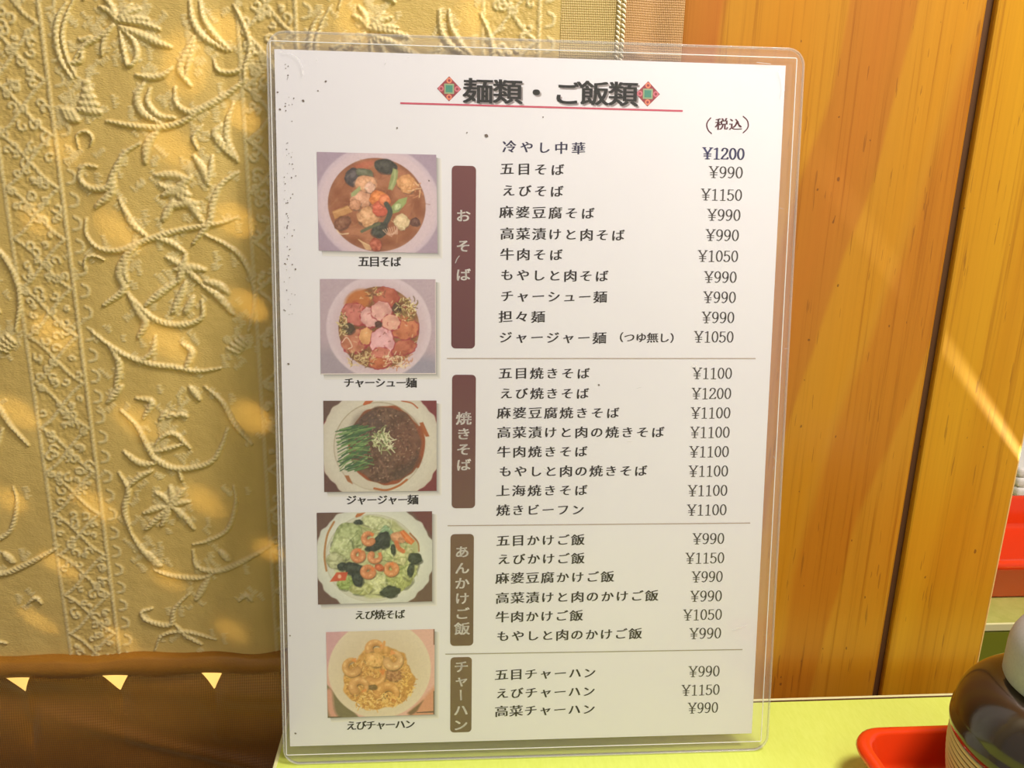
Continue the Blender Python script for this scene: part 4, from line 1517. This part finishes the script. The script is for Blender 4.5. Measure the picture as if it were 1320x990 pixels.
# 5: shrimp fried rice
p = Pic(135, 78, 1058, 828, ST, (226, 178, 168), 5)
p.poly([(120, 60), (420, 60), (120, 400)], (214, 166, 172), 60)
p.poly([(120, 520), (120, 850), (420, 850)], (124, 110, 82), 14)
p.stroke([(150, 600), (165, 760), (200, 840)], 60, (226, 160, 146), 0.9, 30)
p.poly([(800, 850), (1070, 560), (1070, 850)], (216, 150, 122), 40)
p.poly([(820, 808), (960, 700), (900, 800), (850, 830)], (128, 96, 70), 16)
p.ell(585, 420, 438, 425, (228, 210, 188), soft=10)
p.ell(585, 420, 420, 405, (224, 206, 184), soft=40)
p.ell(585, 400, 330, 310, (216, 196, 172), soft=120, alpha=0.7)
p.ell(575, 520, 305, 245, (206, 150, 78), soft=10, noise=24, cells=26, wob=0.03)
p.ell(600, 360, 220, 140, (212, 156, 86), soft=12, noise=24, cells=26, wob=0.04)
p.scatter(700, 575, 520, 290, 232, [(232, 184, 106), (184, 122, 58), (220, 164, 84), (240, 204, 140), (170, 110, 52)], 12, 36, 9, 0.75)
p.scatter(240, 640, 400, 180, 130, [(232, 184, 110), (196, 134, 66), (224, 170, 92)], 12, 34, 9, 0.7)
p.lump(700, 470, 84, 50, (178, 122, 78), 10, 0.1)
p.scatter(50, 700, 470, 90, 55, [(206, 156, 104), (150, 98, 60)], 12, 30, 9, 0.7)
S5 = (228, 170, 110)
p.shrimp(545, 235, 60, 2.6, 3.2, S5, 60)
p.stroke([(590, 240), (620, 210), (626, 178)], 22, (222, 160, 98), 1, 6)
p.lump(540, 330, 84, 66, (232, 178, 108), 10, 0.1)
p.shrimp(700, 340, 62, 3.0, -4.4, (232, 182, 126), 66)
p.shrimp(350, 390, 62, 0.6, 4.2, (226, 172, 112), 60)
p.shrimp(540, 470, 70, 2.4, -2.6, (224, 164, 100), 74)
p.shrimp(405, 560, 62, 2.2, 4.6, (228, 172, 112), 66)
p.shrimp(645, 630, 78, 3.0, 3.8, (226, 166, 98), 80)
p.lump(525, 570, 36, 22, (136, 104, 62), 0, 0.1, 8)
p.lump(630, 650, 20, 24, (150, 112, 64), 0, 0.1, 8)
p.scatter(170, 560, 690, 200, 70, [(236, 190, 110), (186, 122, 58), (226, 172, 92), (244, 208, 140)], 16, 44, 9, 0.8)
p.scatter(60, 820, 560, 46, 90, [(238, 194, 106), (196, 136, 62)], 20, 60, 8, 0.8)
p.poly([(1046, 70), (1070, 70), (1070, 215), (1046, 215)], (120, 72, 56), 5)
p.poly([(1046, 620), (1070, 620), (1070, 840), (1046, 840)], (104, 78, 60), 5)
p.poly([(130, 818), (250, 820), (250, 840), (130, 840)], (90, 72, 52), 4)
p.poly([(900, 804), (1060, 796), (1060, 812), (900, 812)], (110, 84, 66), 4)
p.grain(9)
p.build([(420.3, 815.5), (560.3, 811.5), (560, 921.5), (422.5, 926)], 'plate of shrimp fried rice')

# specks of dirt on the sheet
ik = Ink()
for x, y, r in [(627, 176, 2.2), (391, 131, 1.5), (361, 142, 1.2), (358, 120, 1.0), (381, 348, 1.2), (372, 470, 1.3), (376, 230, 0.9), (772, 497, 1.2), (700, 152, 1.0), (381, 946, 1.3), (374, 820, 1.0),
                (553, 234, 1.1), (602, 172, 0.8), (420, 106, 1.2), (410, 118, 0.8), (512, 166, 1.1)] + [(366 + abs(RNG.randn()) * 7, 80 + RNG.rand() * 330, 0.35 + RNG.rand() * 0.5) for _ in range(70)]:
    c = onmenu((x, y))
    k = 0.00033
    a0 = RNG.rand() * 6
    ik.add([c + np.array([math.cos(a0 + q * 1.047) * r * k * (1.4 if q % 3 == 0 else 0.9), math.sin(a0 + q * 1.047) * r * k]) for q in range(6)], [tuple(range(6))])
setprops(ik.build('dirt_specks', N_INK * 3, ink((104, 88, 76))), 'small dark specks', kind='stuff')


# scuffs and a crease on the clear front sheet
M_scuff = plastic('scuffed_plastic', 0.32, (0.95, 0.94, 0.94, 1), 0.3)
ik = Ink()
SC = [([(364, 69), (376, 71), (385, 78), (390, 88), (391, 99)], 0.00020), ([(587, 340), (589, 335), (592, 331)], 0.00022),
      ([(893, 470), (903, 478)], 0.0002), ([(1003, 92), (1008, 110), (1006, 126)], 0.0002), ([(975, 82), (992, 84)], 0.00025), ([(944, 812), (960, 806)], 0.00016)]
sr = random.Random(3)
for _ in range(16):
    x, y = sr.choice(((sr.uniform(380, 1000), sr.uniform(66, 84)), (sr.uniform(985, 1012), sr.uniform(100, 900)), (sr.uniform(600, 960), sr.uniform(150, 900))))
    a, L = sr.uniform(0, 3.14), sr.uniform(2, 8)
    SC.append(([(x, y), (x + L * math.cos(a), y + L * math.sin(a))], sr.uniform(0.00006, 0.00014)))
for pts, w in SC:
    nib(ik, [tuple(onmenu(p)) for p in smooth_path(pts, 4)], w, w * 0.7, (0, 0), 1, 1)
setprops(ik.build('scuff_marks', 0.00074, M_scuff), 'faint white scuffs', kind='stuff')


# ------------------------------------------------------------------ trays
def tray(loc, w, d, label, rz=0.0, sz=1.0):
    """rounded red tray; loc is the middle of its base"""
    def ring(hw, hd, r, z, n=8):
        P = []
        for sx, sy, a0 in ((1, 1, 0), (-1, 1, 90), (-1, -1, 180), (1, -1, 270)):
            for k in range(n + 1):
                a = math.radians(a0 + 90 * k / n)
                P.append((sx * (hw - r) + r * math.cos(a), sy * (hd - r) + r * math.sin(a), z))
        return P
    hw, hd = w / 2, d / 2
    prof = [(-0.0105, 0.009, 0.0), (-0.0090, 0.010, 0.0012), (-0.0030, 0.0135, 0.0135), (-0.0006, 0.0150, 0.0165), (0.0, 0.0155, 0.0180), (-0.0006, 0.0150, 0.0194), (-0.0020, 0.0140, 0.0204),
            (-0.0042, 0.0125, 0.0207), (-0.0054, 0.0118, 0.0203), (-0.0061, 0.0114, 0.0194), (-0.0086, 0.0098, 0.0072), (-0.0094, 0.0092, 0.0058), (-0.0116, 0.0085, 0.0050)]
    V, Fc = [], []
    for dx, r, z in prof:
        V += ring(hw + dx, hd + dx, r, z)
    k = len(V) // len(prof)
    for j in range(len(prof) - 1):
        for i in range(k):
            i2 = (i + 1) % k
            Fc.append((j * k + i, j * k + i2, (j + 1) * k + i2, (j + 1) * k + i))
    Fc.append(tuple(range(k - 1, -1, -1)))
    Fc.append(tuple((len(prof) - 1) * k + i for i in range(k)))
    me = mesh_np('tray', V, Fc, True)
    me.materials.append(M_red)
    o = bpy.data.objects.new('tray', me)
    COL.objects.link(o)
    o.location = loc
    o.rotation_euler = (0, 0, rz)
    o.scale = (1, 1, sz)
    return setprops(o, label, 'tray')


tray((0.142 + 0.125, -0.0108 - 0.075, 0.7201), 0.25, 0.15, 'red lacquer tray under the ribbed jar at the front right of the green table')
tray((0.29 + 0.15, 0.118 + 0.052, 0.7201), 0.30, 0.104, 'red tray on the far green table beyond the pine boards', 0, 1.45)
M_nap = plain('white_paper', (0.85, 0.83, 0.78, 1), 0.8)
for k, w_ in enumerate(('lowest', 'second lowest', 'second highest', 'topmost')):
    setprops(box('folded_napkin', (0.42, 0.262 + 0.001 * k, 0.7201 + 0.0081 * k), (0.58, 0.38, 0.7201 + 0.0081 * k + 0.0081), M_nap, None, 0.0028, 3),
             'white folded napkin behind the far red tray, %s of its stack' % w_, 'napkin', 'folded napkins behind the far tray')


# ------------------------------------------------------------------ condiment jar in the tray
JX, JY, JZ = 0.2035, -0.0587, 0.7254
jar = empty('condiment_jar', (JX, JY, JZ), 'dark glossy jar with cream ribs and grey metal lid in the red tray', 'jar')
M_jar = plain('dark_brown_glaze', lin((46, 36, 26)), 0.16, 0.6, 0.0, 0.5)
t_ = NT('cream_ribbed_glaze')
_sx = t_.add('ShaderNodeSeparateXYZ')
_tc = t_.add('ShaderNodeTexCoord')
t_.lk(_tc.outputs['Object'], _sx.inputs[0])
t_.set(Base_Color=lin((214, 196, 136)), Roughness=0.35)
M_rib = t_.m
zs_ = 0.7712 - JZ
sh_prof = [(0.0396, zs_ - 0.0060), (0.0407, zs_ - 0.0048), (0.0411, zs_ - 0.0026), (0.0409, zs_ + 0.0002), (0.0402, zs_ + 0.0014)]
for k in range(1, 15):
    a = k / 14 * math.pi / 2 * 0.93
    sh_prof.append((0.0402 - 0.0166 * (1 - math.cos(a)) ** 1.0 / (1 - math.cos(math.pi / 2 * 0.93)), zs_ + 0.0014 + 0.0190 * math.sin(a)))
sh_prof += [(0.0228, zs_ + 0.0212), (0.0215, zs_ + 0.0222)]
sh_prof = [(r * 0.965, z) for r, z in sh_prof]
lathe('shoulder', sh_prof, (JX, JY, JZ), M_jar, jar, 96)['label'] = 'glossy dark brown shoulder'
prof = [(0.030, 0.0), (0.0335, 0.0015)]
nr = 15
z0, z1 = 0.003, zs_ - 0.0058
for k in range(nr):
    za, zb_ = z0 + (z1 - z0) * k / nr, z0 + (z1 - z0) * (k + 1) / nr
    f = k / nr
    R_ = 0.0338 + 0.0048 * math.sin(min(1, f * 1.25) * math.pi / 2)
    h = zb_ - za
    prof += [(R_ - 0.0009, za + h * 0.04), (R_ - 0.0001, za + h * 0.22), (R_ + 0.0002, za + h * 0.5), (R_ - 0.0001, za + h * 0.78), (R_ - 0.0009, za + h * 0.96)]
lathe('ribbed_body', prof, (JX, JY, JZ), M_rib, jar, 96)['label'] = 'cream ribbed lower body'
gro = []
for k in range(nr + 1):
    za = z0 + (z1 - z0) * k / nr
    f = k / nr
    gro.append((0.0338 + 0.0048 * math.sin(min(1, f * 1.25) * math.pi / 2) - 0.00040, za))
M_gro = plain('brown_groove', lin((86, 70, 36)), 0.6)
lathe('groove_lines', gro, (JX, JY, JZ), M_gro, jar, 96)['label'] = 'brown lines between the ribs'
zl = 0.7932 - JZ
lid = [(0.0228, zl - 0.0006), (0.0243, zl - 0.0002), (0.0247, zl + 0.0006), (0.0247, zl + 0.0115)]
for k in range(1, 11):
    a = k / 10 * math.pi / 2
    lid.append((0.0247 * math.cos(a) ** 0.8 if k < 10 else 0.0006, zl + 0.0115 + 0.0185 * math.sin(a)))
lathe('lid', lid, (JX, JY, JZ), M_steel, jar, 96)['label'] = 'matt grey metal domed lid'
